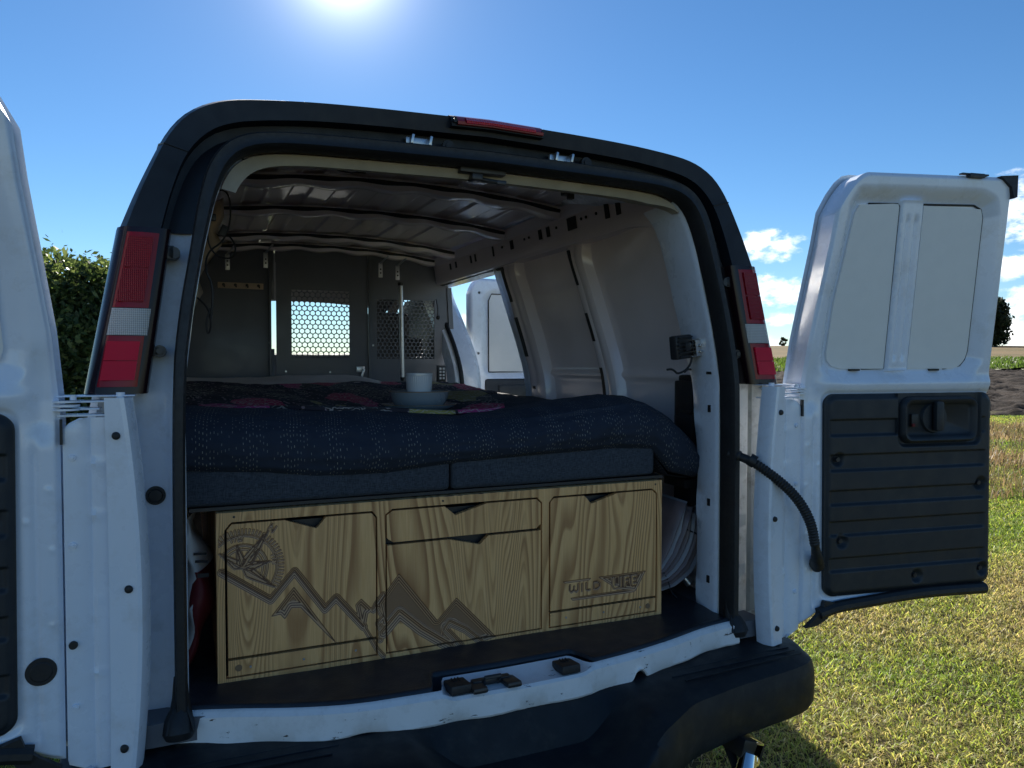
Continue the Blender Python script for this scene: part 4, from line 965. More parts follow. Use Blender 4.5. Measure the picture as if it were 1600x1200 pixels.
# side opening: top header edge, front pillar, rear edge seal
zz = np.linspace(.60, 1.99, 40); rows = []
for z in zz:
    yy = 1.60 + .22 * float(ss(1.3, 2.0, np.float64(z))) + .09; x = float(win(z))
    rows.append([(XC + x - .05, yy - .10 + .10, z), (XC + x - .02, yy + .02, z), (XC + x + .04, yy + .02, z), (XC + x + .10, yy - .01, z)])
vp(gridmesh('opening_edge', np.array(rows), 'white_paint', ang=30))
rows = []
for z in zz:
    yy = 2.66 + .33 * float(ss(1.3, 1.99, np.float64(z))) ** 1.3; x = float(win(z))
    rows.append([(XC + x - .10, yy + .12, z), (XC + x - .08, yy + .02, z), (XC + x - .03, yy - .0, z), (XC + x + .06, yy + .0, z), (XC + x + .10, yy + .04, z)])
bp = vp(gridmesh('centre_pillar', np.array(rows), 'white_paint', ang=30))
b = B(); b.tube([(XC + float(win(z)) - .045, 2.655 + .33 * float(ss(1.3, 1.99, np.float64(z))) ** 1.3, z) for z in np.linspace(.7, 1.985, 30)], .014, seg=8); b.build('pillar_seal', 'rubber', bp)
# top lip of the side opening
b = B(); b.tube([(XC + .80, 1.80, 1.945), (XC + .79, 1.90, 1.972), (XC + .785, 2.1, 1.978), (XC + .785, 2.9, 1.975)], .016, seg=8); vp(b.build('opening_seal', 'rubber'))
rows = [[(XC + x, y, z) for y in (1.7, 2.2, 3.0, 3.6)] for x, z in ((.78, 1.965), (.86, 1.96), (.875, 2.0), (.83, 2.08), (.72, 2.15))]
vp(gridmesh('roof_side_rail', np.array(rows), 'white_paint', ang=30))
b = B(); b.tube(chaikin([(.80, 1.95, 1.99), (.83, 1.97, 1.955), (.88, 2.0, 1.95), (.90, 2.02, 1.958)]), .006); b.box((.80, 1.95, 1.99), (.02, .05, .02), bev=.003); vp(b.build('door_check_arm', 'dark_plastic'))

# open side door, seen through the opening
HX, HY = 1.00, 2.86
def sp(u, v, z): return (HX + u, HY - v, z)
S, T = np.meshgrid(np.linspace(0, 1, 120), np.linspace(0, 1, 160)); u = .95 * S; zt = 2.025 - .10 * np.clip(1 - u / .07, 0, 1) ** 2.2; z = .66 + (zt - .66) * T
leanx = .0; hull = rrect(u, z, .10, 1.385, .78, 1.935, .08); v = -.022 * (1 - ss(-.03, .028, hull)) + .015 * (1 - ss(-.0, .09, np.abs(u - .43)) ) * (hull < -.02) * .6
e = np.minimum(np.minimum(u, .95 - u), (1 - T) * 1.3); v = v - .012 * (1 - ss(0, .014, e)); sh = -.00 * z
P = np.stack([HX + u - .035 * np.clip((z - 1.4) / .6, 0, 1) * 0 + 0, HY - v, z], -1)
SD = vp(gridmesh('side_door', P, 'white_paint', skirt=(0, .07, 0), ang=50))
P2 = np.stack([HX + u[::8, ::8], HY + .07 + 0 * u[::8, ::8], z[::8, ::8]], -1); gridmesh('outer_skin', P2, 'white_paint', SD)
gridmesh('window_panel', np.array([[(HX + a, HY + .0165, c) for a in (.135 + .02 * max(0, (c - 1.88) / .04), .40)] for c in np.linspace(1.41, 1.92, 12)]), 'panel_board', SD, skirt=(0, .01, 0))
gridmesh('window_panel', np.array([[(HX + a, HY + .0165, c) for a in (.47, .74)] for c in np.linspace(1.41, 1.92, 12)]), 'panel_board', SD, skirt=(0, .01, 0))
for x0, x1 in ((.133, .402), (.468, .742)):
    b = B(); b.tube([(HX + x0, HY + .014, 1.405), (HX + x1, HY + .014, 1.405), (HX + x1, HY + .014, 1.925), (HX + x0 + .02, HY + .014, 1.925), (HX + x0, HY + .014, 1.88), (HX + x0, HY + .014, 1.405)], .004, seg=6); b.build('panel_gap', 'rubber', SD)
b = B(); b.box((HX + .50, HY - .008, 1.03), (.80, .03, .66), bev=.02); b.build('trim_panel', 'black_trim', SD)
b = B(); b.box((HX + .36, HY - .026, 1.26), (.34, .02, .12), bev=.01); b.build('handle_bezel', 'black_trim', SD)
for uu_, zz_ in ((.062, 1.93), (.055, 1.53)):
    b = B(); b.cyl((HX + uu_, HY + .012, zz_), (HX + uu_, HY + .0, zz_), .009, seg=14); b.build('hole_plug', 'rubber', SD)
b = B(); b.box((HX - .03, HY - .0, 1.37), (.07, .03, .03), bev=.004); b.box((HX - .02, HY - .02, 1.33), (.03, .03, .05), bev=.003); b.build('hinge', 'white_paint', SD)

# ---- bulkhead with perforated windows
BY = 2.845
def bx(x): return -.725 + (x + .725) * 1.056       # from the plane Y=2.6 where it was measured
def bz(z): return 1.475 + (z - 1.475) * 1.056
BK = vp(empty('bulkhead'))
def sheet_box(name, x0, x1, z0, z1, y, th, mat, parent, bev=.002):
    b = B(); b.box(((x0 + x1) / 2, y, (z0 + z1) / 2), (x1 - x0, th, z1 - z0), bev=bev); return b.build(name, mat, parent)
LX0, LX1, LZ0, LZ1 = bx(-.188), bx(.196), bz(1.478), bz(1.905)
RX0, RX1, RZ0, RZ1 = bx(.300), bx(.700), bz(1.478), bz(1.872)
DX0, DX1 = bx(-.262), bx(.268)
def hexmesh(name, x0, x1, z0, z1, pitch, r, y, parent):
    V, F = [], []; rowh = pitch * .866; nz = int((z1 - z0) / rowh); nx = int((x1 - x0) / pitch)
    for j in range(nz):
        for i in range(nx - (j % 2)):
            cx_ = x0 + pitch * (i + .5 + .5 * (j % 2)); cz_ = z0 + rowh * (j + .58); k = len(V); R6 = pitch / math.sqrt(3)
            for m in range(12):
                a = R_(30 * m + 90); rad = R6 if m % 2 == 0 else pitch / 2
                V.append((cx_ + rad * math.cos(a), y, cz_ + rad * math.sin(a)))
            for yy in (y, y + .003):
                for m in range(12): a = R_(30 * m + 90); V.append((cx_ + r * math.cos(a), yy, cz_ + r * math.sin(a)))
            for m in range(12):
                q = (m + 1) % 12; F.append((k + m, k + q, k + 12 + q, k + 12 + m)); F.append((k + 12 + m, k + 12 + q, k + 24 + q, k + 24 + m))
    xa, xb = x0 + pitch * .5, x0 + pitch * (nx - .5); xa, xb, za, zb_ = xa + pitch * .05, xb - pitch * .05, z0 + rowh * .62, z0 + rowh * (nz - .46)
    o = mesh(name, V, F, 'grey_metal', parent, smooth=False); return (xa, xb, za, zb_)
lb = hexmesh('mesh_panel', LX0, LX1, LZ0, LZ1, .0315, .0138, BY, BK); rb = hexmesh('mesh_panel', RX0, RX1, RZ0, RZ1, .0268, .0112, BY, BK)
def framed(name, X0, X1, Z0, Z1, hole, y, th, parent):
    x0, x1, z0, z1 = hole; b = B()
    for a, c, d, e in ((X0, x0, Z0, Z1), (x1, X1, Z0, Z1), (x0, x1, Z0, z0), (x0, x1, z1, Z1)): b.box(((a + c) / 2, y, (d + e) / 2), (c - a, th, e - d))
    return b.build(name, 'grey_metal', parent)
def hexedge(x0, x1, z0, z1, pitch): return (x0 + .001, x1 - .001, z0 + pitch * .25, z1 - pitch * .35)
framed('partition_door', DX0 + .008, DX1 - .008, .72, bz(2.035), lb, BY - .004, .006, BK)
framed('partition_panel', DX1 + .012, bx(.752), .72, 2.17, rb, BY - .004, .006, BK)
sheet_box('partition_panel', -.86, DX0 - .020, .72, 2.16, BY - .004, .006, 'grey_metal', BK)
b = B(); b.box(((DX0 + DX1) / 2, BY + .003, 2.12), (DX1 - DX0 - .01, .006, .12)); b.build('top_panel', 'grey_metal', BK)
sheet_box('door_post', DX1 - .006, DX1 + .012, .72, 2.14, BY - .012, .016, 'grey_metal', BK)
sheet_box('door_post', DX0 - .020, DX0 - .004, .72, 1.55, BY - .012, .014, 'grey_metal', BK); sheet_box('door_post', DX0 - .020, DX0 - .004, 1.84, 2.14, BY - .012, .014, 'grey_metal', BK)
sheet_box('door_jamb', DX0 - .034, DX0 - .0205, .72, 2.14, BY - .014, .020, 'grey_metal', BK)
b = B(); b.box((bx(.215), BY - .012, bz(1.43)), (.05, .012, .035), bev=.002); b.box((bx(.225), BY - .022, bz(1.405)), (.014, .012, .06), Matrix.Rotation(R_(18), 3, 'Y'), bev=.003); b.build('door_latch', 'zinc', BK)
for xx, zz_ in ((-.205, 1.42), (.04, 1.415), (.29, 1.57), (-.29, 1.58)):
    b = B(); b.cyl((bx(xx), BY, bz(zz_)), (bx(xx), BY - .012, bz(zz_)), .006, seg=10); b.build('bolt', 'zinc', BK)
b = B(); b.box((.865, BY - .01, 1.50), (.03, .02, .9), Matrix.Rotation(R_(-3), 3, 'Y')); b.build('edge_post', 'grey_metal', BK)
# cab beyond the bulkhead: windscreen frame, headliner, dash, seat
rows = [[(XC + x, y, z - .05 * (abs(x) / .7) ** 2) for x in np.linspace(-.78, .78, 10)] for y, z in ((2.86, 2.12), (3.3, 2.10), (3.75, 2.03), (3.95, 1.92))]
vp(gridmesh('headliner', np.array(rows), 'headliner'))
b = B(); b.box((XC, 4.55, 1.32), (1.75, .75, .44), bev=.06); vp(b.build('dashboard', 'cab_grey'))
b = B(); b.prism([(2.90, 1.30), (4.55, 1.30), (4.50, 1.45), (4.02, 1.86), (3.90, 1.93), (2.90, 1.97)], .88, .90, lambda y, z, x: (XC + x - .10 * max(0, z - 1.4), y, z)); vp(b.build('window_cover', 'dark_plastic'))
ws = vp(gridmesh('windscreen', np.array([[(XC + x, 3.95 + .62 * t, 1.92 - .54 * t) for x in np.linspace(-.78, .78, 6)] for t in np.linspace(0, 1, 4)]), 'window_glass'))
for s in (-1, 1):
    b = B(); b.tube([(XC + s * .72, 3.85, 2.0), (XC + s * .80, 4.2, 1.75), (XC + s * .90, 4.75, 1.36)], .035, seg=8); vp(b.build('front_pillar', 'cab_grey'))
b = B(); b.box((.60, 3.42, 1.30), (.50, .14, .70), Matrix.Rotation(R_(-10), 3, 'X'), bev=.05); b.box((.62, 3.48, 1.72), (.27, .10, .20), bev=.04); b.tube([(.30, 3.7, 1.0), (.50, 3.62, 1.75), (.66, 3.55, 1.98)], .05); st = vp(b.build('passenger_seat', 'cab_grey'))
b = B(); b.box((-.50, 3.42, 1.22), (.50, .14, .55), Matrix.Rotation(R_(-10), 3, 'X'), bev=.05); vp(b.build('driver_seat', 'cab_grey'))
b = B(); b.box((XC, 4.1, .62), (1.8, 2.4, .06)); vp(b.build('cab_floor', 'cab_grey'))
for s in (-1, 1):
    rows = [[(XC + s * x, y, z) for y in (3.05 if s < 0 else 2.95, 3.6, 4.3, 5.2)] for x, z in ((.96, .5), (.985, .9), (.96, 1.36))]
    vp(gridmesh('cab_door', np.array(rows), 'white_paint'))
b = B(); b.box((XC, 5.15, .95), (1.9, .7, .75), bev=.15); vp(b.build('front_end', 'white_paint'))

# ================================================================== DRAWER UNIT
DU = empty('drawer_unit', (-.032, .12, .70)); tag(DU, 'plywood drawer unit with carved mountains and compass on its front, standing on the van floor', 'drawer unit')
def du(o): o.parent = DU; o.matrix_parent_inverse = Matrix.Translation((.032, -.12, -.70)); return o
BX0, BX1, BZ0, BZ1, BYF = -.662, .597, .706, 1.116, .12
NXB, NZB = 900, 300
xx = np.linspace(BX0, BX1, NXB); zz = np.linspace(BZ0, BZ1, NZB); X, Z = np.meshgrid(xx, zz)
SPX = 5.0
dep = np.zeros_like(X)
def carve(d, w, amt): # d distance from the band's centre line
    global dep; t = np.clip(1 - d / w, 0, 1); dep = np.maximum(dep, amt * t)
def vcut(poly, slope, cap):
    global dep; d = -sdpoly(X, Z, poly); dep = np.maximum(dep, np.clip(d * slope, 0, cap))
band = [(-.651, .974), (-.540, .894), (-.483, .959), (-.410, .854), (-.382, .881), (-.313, .796), (-.279, .733), (-.262, .712)]
carve(sdline(X, Z, band[:6]), .0105, 4.6); carve(sdline(X, Z, band[5:]), .0065, 3.4)
vcut([(-.542, .852), (-.485, .922), (-.371, .750), (-.404, .786), (-.445, .836), (-.470, .866), (-.490, .868), (-.507, .841), (-.518, .855)], 330, 6.8)
vcut([(-.319, .871), (-.335, .856), (-.327, .813), (-.31, .783), (-.301, .828), (-.287, .836)], 330, 5.0)
carve(sdline(X, Z, [(-.287, .836), (-.279, .851), (-.262, .873)]), .009, 4.)
carve(sdline(X, Z, [(-.275, .84), (-.262, .815), (-.276, .80), (-.264, .775), (-.270, .755)]), .008, 4.)
out = [(-.279, .851), (-.220, .925), (-.116, .787), (-.062, .841), (.055, .7165)]
vcut([(-.262, .775), (-.279, .851), (-.220, .925), (-.116, .787), (-.062, .841), (.055, .716), (.002, .706), (-.030, .735), (-.072, .768), (-.090, .762), (-.088, .745), (-.049, .7065), (-.103, .7065), (-.160, .765), (-.218, .818)], 330, 5.5)
dl = sdline(X, Z, [(-.262, .772), (-.218, .818), (-.160, .765), (-.080, .708)]); dep = np.where(dl < .014, np.minimum(np.maximum(dep, 0), 5.4) * .0 + 4.6 * np.clip(1 - dl / .014, 0, 1) + .35, dep)
dl = sdline(X, Z, [(-.050, .708), (-.093, .757), (-.080, .774), (-.035, .748), (.010, .708)]); dep = np.where(dl < .010, 4.6 * np.clip(1 - dl / .010, 0, 1) + .35, dep)
# compass rose
cxx, czz = -.604, .979; rr_ = np.hypot(X - cxx, Z - czz); an = np.degrees(np.arctan2(Z - czz, X - cxx))
half = ((an > -40) & (an < 152)) | (an > 175.)
lim = sdline(X, Z, [(-.700, 1.040), (cxx, czz), (-.50, .905)])
above = (Z - czz) > np.where(X < cxx, -(X - cxx) * .72, -(X - cxx) * .70) - .002
def ringc(r0, w, amt): 
    global dep; dep = np.maximum(dep, np.where(above & (X > -.6575), amt * np.clip(1 - np.abs(rr_ - r0) / w, 0, 1), 0))
ringc(.079, .0035, 2.4); ringc(.056, .0045, 2.2); ringc(.046, .0030, 1.8)
tick = (np.abs(((an * 1.0 + 360) % 5.2) - 2.6) < 1.1) & (rr_ > .083) & (rr_ < .096) & above & (X > -.657); dep = np.maximum(dep, np.where(tick, 1.9, 0))
def spike(x1, z1, w):
    global dep; ex, ez = x1 - cxx, z1 - czz; L = math.hypot(ex, ez); t = ((X - cxx) * ex + (Z - czz) * ez) / L / L; pd = ((X - cxx) * -ez + (Z - czz) * ex) / L
    hw = w * np.clip(1 - np.abs(t - .22) / np.where(t < .22, .22, .78), 0, 1) * ((t > 0) & (t < 1)); dep = np.maximum(dep, np.where(np.abs(pd) < hw, np.where(pd > 0, 3.3 * (1 - np.abs(pd) / (hw + 1e-6)) , 1.2), 0)); ed = np.abs(np.abs(pd) - hw); dep = np.maximum(dep, np.where((ed < .0016) & (t > 0) & (t < 1), 2.4, 0))
spike(-.543, 1.066, .013); spike(-.616, 1.037, .010); spike(-.566, 1.022, .009); spike(-.540, .990, .011); spike(-.530, .925, .012); spike(-.656, 1.020, .011)
LET = {'N': [[(0, 0), (0, 1), (1, 0), (1, 1)]], 'n': [[(0, 0), (0, .7)], [(0, .6), (.5, .72), (.9, .5), (.9, 0)]], 'w': [[(0, .7), (.25, 0), (.5, .6), (.75, 0), (1, .7)]], 'e': [[(.1, .35), (.9, .35), (.8, .65), (.4, .72), (.05, .4), (.3, .02), (.85, .05)]],
       'W': [[(0, 1), (0, .25), (.2, 0), (.45, .2), (.5, .75)], [(.5, .2), (.8, 0), (1, .25), (1, 1)]], 'I': [[(.5, 0), (.5, 1)]], 'L': [[(.1, 1), (.1, .2), (.3, 0), (.9, 0)]], 'D': [[(.1, 0), (.1, 1)], [(.1, 1), (.6, 1), (.95, .7), (.95, .3), (.6, 0), (.3, 0)]],
       'F': [[(.1, 0), (.1, 1), (.9, 1)], [(.1, .5), (.7, .5)]], 'E': [[(.9, 0), (.2, 0), (.1, .2), (.1, 1), (.9, 1)], [(.1, .5), (.8, .5)]]}
RAISED = []
def letter(ch, x0, z0, w, h, sw, rot=0, raised=False):
    global dep
    for st_ in LET[ch]:
        pts = [(x0 + (a * w) * math.cos(rot) - (c * h) * math.sin(rot), z0 + (a * w) * math.sin(rot) + (c * h) * math.cos(rot)) for a, c in st_]
        d = sdline(X, Z, pts)
        if raised: RAISED.append((d, sw))
        dep = np.where(d < sw, 0. if raised else 2.0, np.where(raised & (d < sw + .0042), 1.9, dep))
letter('N', -.545, 1.068, .013, .016, .0018, R_(-35)); letter('n', -.628, 1.044, .009, .014, .0014, R_(8)); letter('w', -.615, 1.045, .012, .014, .0014, R_(2)); letter('n', -.537, 1.004, .009, .013, .0014, R_(-78)); letter('e', -.536, .992, .011, .013, .0014, R_(-80))
vcut([(.257, .8455), (.354, .8455), (.348, .8385), (.267, .8385)], 500, 2.6); vcut([(.283, .795), (.470, .797), (.51, .792), (.500, .7845), (.292, .785)], 420, 3.0)
vcut([(.373, .846), (.543, .846), (.507, .788), (.440, .801)], 330, 3.6)
wx = .283
for ch, w in (('W', .027), ('I', .006), ('L', .015), ('D', .024)): letter(ch, wx, .811, w, .020, .0026); wx += w + .0095
wx = .428
for ch, w in (('L', .016), ('I', .004), ('F', .016), ('E', .017)): letter(ch, wx, .808, w, .025, .0023, raised=True); wx += w + .0095
for d_, w_ in RAISED: dep = np.where(d_ < w_, 0., dep)
# smooth the stepping a little
for _ in range(1): dep = (dep + np.roll(dep, 1, 0) + np.roll(dep, -1, 0) + np.roll(dep, 1, 1) + np.roll(dep, -1, 1)) / 5
PO = {'left': [(-.641, 1.074), (-.628, 1.090), (-.507, 1.090), (-.430, 1.063), (-.406, 1.090), (-.290, 1.090), (-.2785, 1.075), (-.2785, .764), (-.641, .764)],
      'lefts': [(-.641, .762), (-.2785, .762), (-.2785, .7185), (-.641, .7185)],
      'midu': [(-.2535, 1.080), (-.237, 1.0915), (-.094, 1.0915), (-.064, 1.066), (.029, 1.0915), (.177, 1.0915), (.1915, 1.077), (.1915, 1.017), (.178, 1.0045), (-.236, 1.0045), (-.2535, 1.017)],
      'midl': [(-.2535, 1.0025), (-.086, 1.0025), (.005, .980), (.031, 1.0025), (.1915, 1.0025), (.1915, .7185), (-.2535, .7185)],
      'right': [(.2175, 1.077), (.230, 1.090), (.329, 1.090), (.354, 1.065), (.442, 1.090), (.563, 1.090), (.5785, 1.075), (.5785, .762), (.2175, .762)],
      'rights': [(.2175, .760), (.5785, .760), (.5785, .7175), (.2175, .7175)]}
OUTR = [[(-.641, 1.074), (-.628, 1.090), (-.290, 1.090), (-.2785, 1.075), (-.2785, .7185), (-.641, .7185)], [(-.2535, 1.080), (-.237, 1.0915), (.177, 1.0915), (.1915, 1.077), (.1915, .7185), (-.2535, .7185)], [(.2175, 1.077), (.230, 1.090), (.563, 1.090), (.5785, 1.075), (.5785, .7175), (.2175, .7175)]]
Xc = (X[:-1, :-1] + X[1:, 1:]) / 2; Zc = (Z[:-1, :-1] + Z[1:, 1:]) / 2
G = .0024
carc = np.ones(Xc.shape, bool)
for p in OUTR: carc &= sdpoly(Xc, Zc, p) > G * .9
Pf = np.stack([X, BYF + dep * .001, Z], -1)
du(gridmesh('face_frame', Pf, 'plywood', mask=carc, attr=dep, skirt=(0, .015, 0), ang=70))
for nm, nmz in (('left', 'drawer_front'), ('lefts', 'kick_strip'), ('midu', 'drawer_front'), ('midl', 'drawer_front'), ('right', 'drawer_front'), ('rights', 'kick_strip')):
    m_ = sdpoly(Xc, Zc, PO[nm]) < -G; P = Pf.copy(); P[..., 1] += .0008
    du(gridmesh(nmz, P, 'plywood', mask=m_, attr=dep, skirt=(0, .016, 0), ang=70))
b = B()
for c, d in (((-.0325, 1.2, 1.106), (1.257, 2.13, .016)), ((BX0 + .009, 1.2, .905), (.016, 2.13, .386)), ((BX1 - .009, 1.2, .905), (.016, 2.13, .386)), ((-.266, 1.2, .90), (.012, 2.12, .38)), ((.2045, 1.2, .90), (.012, 2.12, .38)), ((-.0325, 1.2, .7135), (1.22, 2.13, .010))): b.box(c, d)
du(b.build('carcass', 'plywood'))
b = B()
for x0, x1 in ((-.645, -.275), (-.258, .196), (.213, .583)): b.box(((x0 + x1) / 2, .30, .90), (x1 - x0 - .012, .30, .36))
du(b.build('drawer_box', 'dark_plastic'))
for x, z in ((-.588, .739), (-.463, .737), (-.334, .739), (.270, .740), (.394, .739), (.521, .737), (-.622, 1.105), (-.10, 1.1045), (.573, 1.105)):
    b = B(); b.cyl((x, BYF + .004, z), (x, BYF - .0012, z), .0032, .0028, 12); du(b.build('screw', 'zinc' if z < 1 else 'dark_plastic'))
for x, z in ((-.615, .740), (.548, .737)):
    b = B(); b.cyl((x, BYF + .006, z), (x, BYF - .0015, z), .0085, .0078, 20); du(b.build('catch_knob', 'gold_rim'))

# ================================================================== BED
b = B(); b.box((-.05, 1.30, 1.1215), (1.34, 2.30, .008)); o = b.build('bed_board', 'dark_plastic'); tag(o, 'thin dark board lying on the drawer unit under the grey cushions', 'board')
def cushion(x0, x1, y0, y1, z0, z1, label):
    nx_, nz_ = 40, 14; b = B(); b.box(((x0 + x1) / 2, (y0 + y1) / 2, (z0 + z1) / 2), (x1 - x0, y1 - y0, z1 - z0), bev=.016)
    bmesh.ops.subdivide_edges(b.bm, edges=[e for e in b.bm.edges if e.calc_length() > .15], cuts=8, use_grid_fill=True)
    for v in b.bm.verts:
        f = (v.co.y - y0) / .05
        if f < 1.2: v.co.y += .006 * (vnoise(np.array([v.co.x * 6]), np.array([v.co.z * 9]), 2, 2)[0] - .5)
        v.co.z += .006 * (vnoise(np.array([v.co.x * 5]), np.array([v.co.y * 5]), 3, 2)[0] - .5)
    o = b.build('seat_cushion', 'grey_upholstery', ang=60); tag(o, label, 'cushion', 'grey cushions on the drawer unit')
    b = B(); pts = [(x0 + .012, y0 + .004, z0 + .010), (x1 - .012, y0 + .004, z0 + .010)]; b.tube(pts, .0028, seg=6); b.build('piping', 'grey_upholstery', o); return o
cushion(-.745, -.068, .150, .80, 1.127, 1.222, 'longer left grey fabric cushion under the dark bedspread')
cushion(-.064, .592, .150, .80, 1.127, 1.222, 'shorter right grey fabric cushion under the dark bedspread')
b = B(); b.box((-.05, 1.85, 1.19), (1.5, 1.95, .13), bev=.03); o = b.build('mattress', 'sheet'); tag(o, 'pale foam mattress hidden under the bedspread behind the cushions', 'mattress')
# bedspread: a draped sheet; t runs from the hanging front edge over the ridge to the back
NT_, NS = 150, 260
Ssp = np.linspace(0, 1, NS); xq = -.765 + 1.64 * Ssp
def bed_top(x, y):
    base = 1.300 + .050 * ss(.6, 2.3, y) + .030 * np.exp(-((x + .70) / .22) ** 2) * (1 - ss(1.6, 2.4, y)) + .038 * np.exp(-((x - .42) / .26) ** 2) * (1 - ss(.7, 1.6, y))
    base = base + .016 * (vnoise(x * 4 + 3, y * 4, 6, 3) - .5) * 2
    fall = ss(.60, .88, x); base = base - .20 * fall * (1 - ss(.55, 1.3, y)) - .06 * fall
    base = base - .035 * np.exp(-((x - .02) / .28) ** 2) * np.exp(-((y - .75) / .35) ** 2)
    return base
zlow = np.interp(xq, [-.765, -.72, -.55, -.42, -.25, -.05, .2, .45, .58, .66, .78, .875], [1.222, 1.214, 1.200, 1.184, 1.180, 1.198, 1.208, 1.213, 1.205, 1.130, 1.100, 1.098])
zr = np.interp(xq, [-.765, -.6, -.42, -.2, 0, .15, .31, .5, .586, .66, .79, .875], [1.37, 1.352, 1.342, 1.332, 1.318, 1.322, 1.350, 1.368, 1.360, 1.325, 1.235, 1.125])
prof_y = np.array([.170, .150, .132, .122, .124, .140, .172, .215, .265, .320])
prof_f = np.array([0, .02, .12, .30, .50, .68, .83, .93, .985, 1.0])
rows = []
tt = np.linspace(0, 1, 60)
py = np.interp(tt, np.linspace(0, 1, 10), prof_y); pf = np.interp(tt, np.linspace(0, 1, 10), prof_f)
back_y = .32 + (2.30 - .32) * np.linspace(0, 1, 91)[1:] ** 1.15
Pq = np.zeros((60 + 90, NS, 3)); UVq = np.zeros((60 + 90, NS, 2))
fold = .010 * (vnoise(xq[None, :] * 7 + 2, tt[:, None] * 2.2, 12, 3) - .5) * 2
Pq[:60, :, 0] = xq[None]; Pq[:60, :, 1] = py[:, None] - fold * np.sin(tt[:, None] * 3.14) * 1.4 + .07 * ss(.60, .875, xq)[None] * (1 - .4 * tt[:, None]) ; Pq[:60, :, 2] = zlow[None] + (zr - zlow)[None] * pf[:, None]
WR = lambda a, b_: np.abs(vnoise(a * 6 + b_ * 4, b_ * 9 - a * 2, 61, 3) - .5) * 2
Pq[:60, :, 1] += .012 * (WR(xq[None] + 0 * tt[:, None], tt[:, None] * .5 + 0 * xq[None]) - .35) * np.sin(tt[:, None] * 3.14)
yb_ = np.repeat(back_y[:, None], NS, 1); xb_ = np.repeat(xq[None], 90, 0); bt = bed_top(xb_, yb_); mixr = 1 - ss(.32, .62, yb_); yb2 = yb_ + .07 * ss(.60, .875, xb_) * .6 * (1 - ss(.32, 1.0, yb_))
Pq[60:, :, 0] = xb_; Pq[60:, :, 1] = yb2; Pq[60:, :, 2] = bt * (1 - mixr) + zr[None] * mixr
dist = np.concatenate([[0], np.cumsum(np.linalg.norm(np.diff(Pq[:, NS // 2], axis=0), axis=1))])
warp = .03 * np.sin(xq * 3) ; UVq[..., 0] = xq[None] + .16 * ss(.1, .35, dist)[:, None] * (-.35) * (xq[None] * .2 + .5) ; UVq[..., 1] = dist[:, None] + .0 * warp
Pq[:60, :, 1] -= (.018 * np.exp(-((tt[:, None] - .80 + .10 * np.sin(xq[None] * 5)) / .05) ** 2) * ss(-.1, .2, xq)[None])
Pq[..., 2] += (.014 * (vnoise(Pq[..., 0] * 9 + dist[:, None] * 5, dist[:, None] * 9 - Pq[..., 0] * 3, 31, 3) - .5)) * ss(.02, .12, dist)[:, None]
Qo = gridmesh('bedspread', Pq, 'stitched_cotton', uv=UVq, ang=80); tag(Qo, 'dark navy bedspread with rows of white stitches, bulging over the front of the bed', 'bedspread')
# underside hanging at the right end
rows = []
for x in np.linspace(.60, .872, 20):
    z = float(np.interp(x, [.58, .66, .78, .875], [1.205, 1.120, 1.098, 1.105])); y0 = .170 + .07 * float(ss(.60, .875, np.float64(x)))
    rows.append([(x, y0, z + .001), (x, y0 + .03, z - .006), (x, y0 + .14, z + .004), (x, y0 + .22, z + .05)])
gridmesh('tucked_hem', np.array(rows), 'stitched_cotton', Qo, uv=np.array([[(r[0][0], q * .05) for q in range(4)] for r in rows]))
b = B(); b.tube([(.862, .33, 1.128), (.872, .335, 1.118), (.880, .34, 1.104)], [.006, .010, .004], seg=8); b.build('pink_corner', 'red_cloth', Qo)
# floral reverse folded back over the bed
fy0 = np.interp(xq, [-.765, -.6, -.42, -.2, 0, .2, .31, .40, .9], [.80, .45, .33, .31, .33, .42, .66, 1.1, 1.9])
sel = xq < .60; xf = xq[sel]; f0 = fy0[sel]; rows = []
for t in np.linspace(0, 1, 70):
    y = f0 + (2.05 + .12 * np.sin(xf * 4) - f0) * t ** 1.2
    zb_ = bed_top(xf, y); mx = 1 - ss(.32, .62, y); zb_ = zb_ * (1 - mx) + zr[sel] * mx
    rows.append(np.stack([xf, y + .012 * np.sin(xf * 23), zb_ + .011 + .012 * vnoise(xf * 9, y * 9, 44, 3) * min(1, t * 8)], -1))
FL = gridmesh('floral_fold', np.array(rows), 'floral_cotton', Qo, skirt=(0, 0, -.010), ang=80)
# white sheet at the head end
rows = []
for y in np.linspace(1.95, 2.75, 24):
    xs_ = np.linspace(-.78, .35, 80); rows.append(np.stack([xs_, y + 0 * xs_, 1.355 + .035 * np.sin((y - 1.9) * 3.2) + .030 * (vnoise(xs_ * 5, y * 4 + 0 * xs_, 51, 3) - .4) - .04 * ss(.1, .35, xs_)], -1))
o = gridmesh('bed_sheet', np.array(rows), 'sheet', skirt=(0, 0, -.12), ang=80); tag(o, 'crumpled pale sheet at the far end of the bed before the partition', 'sheet')

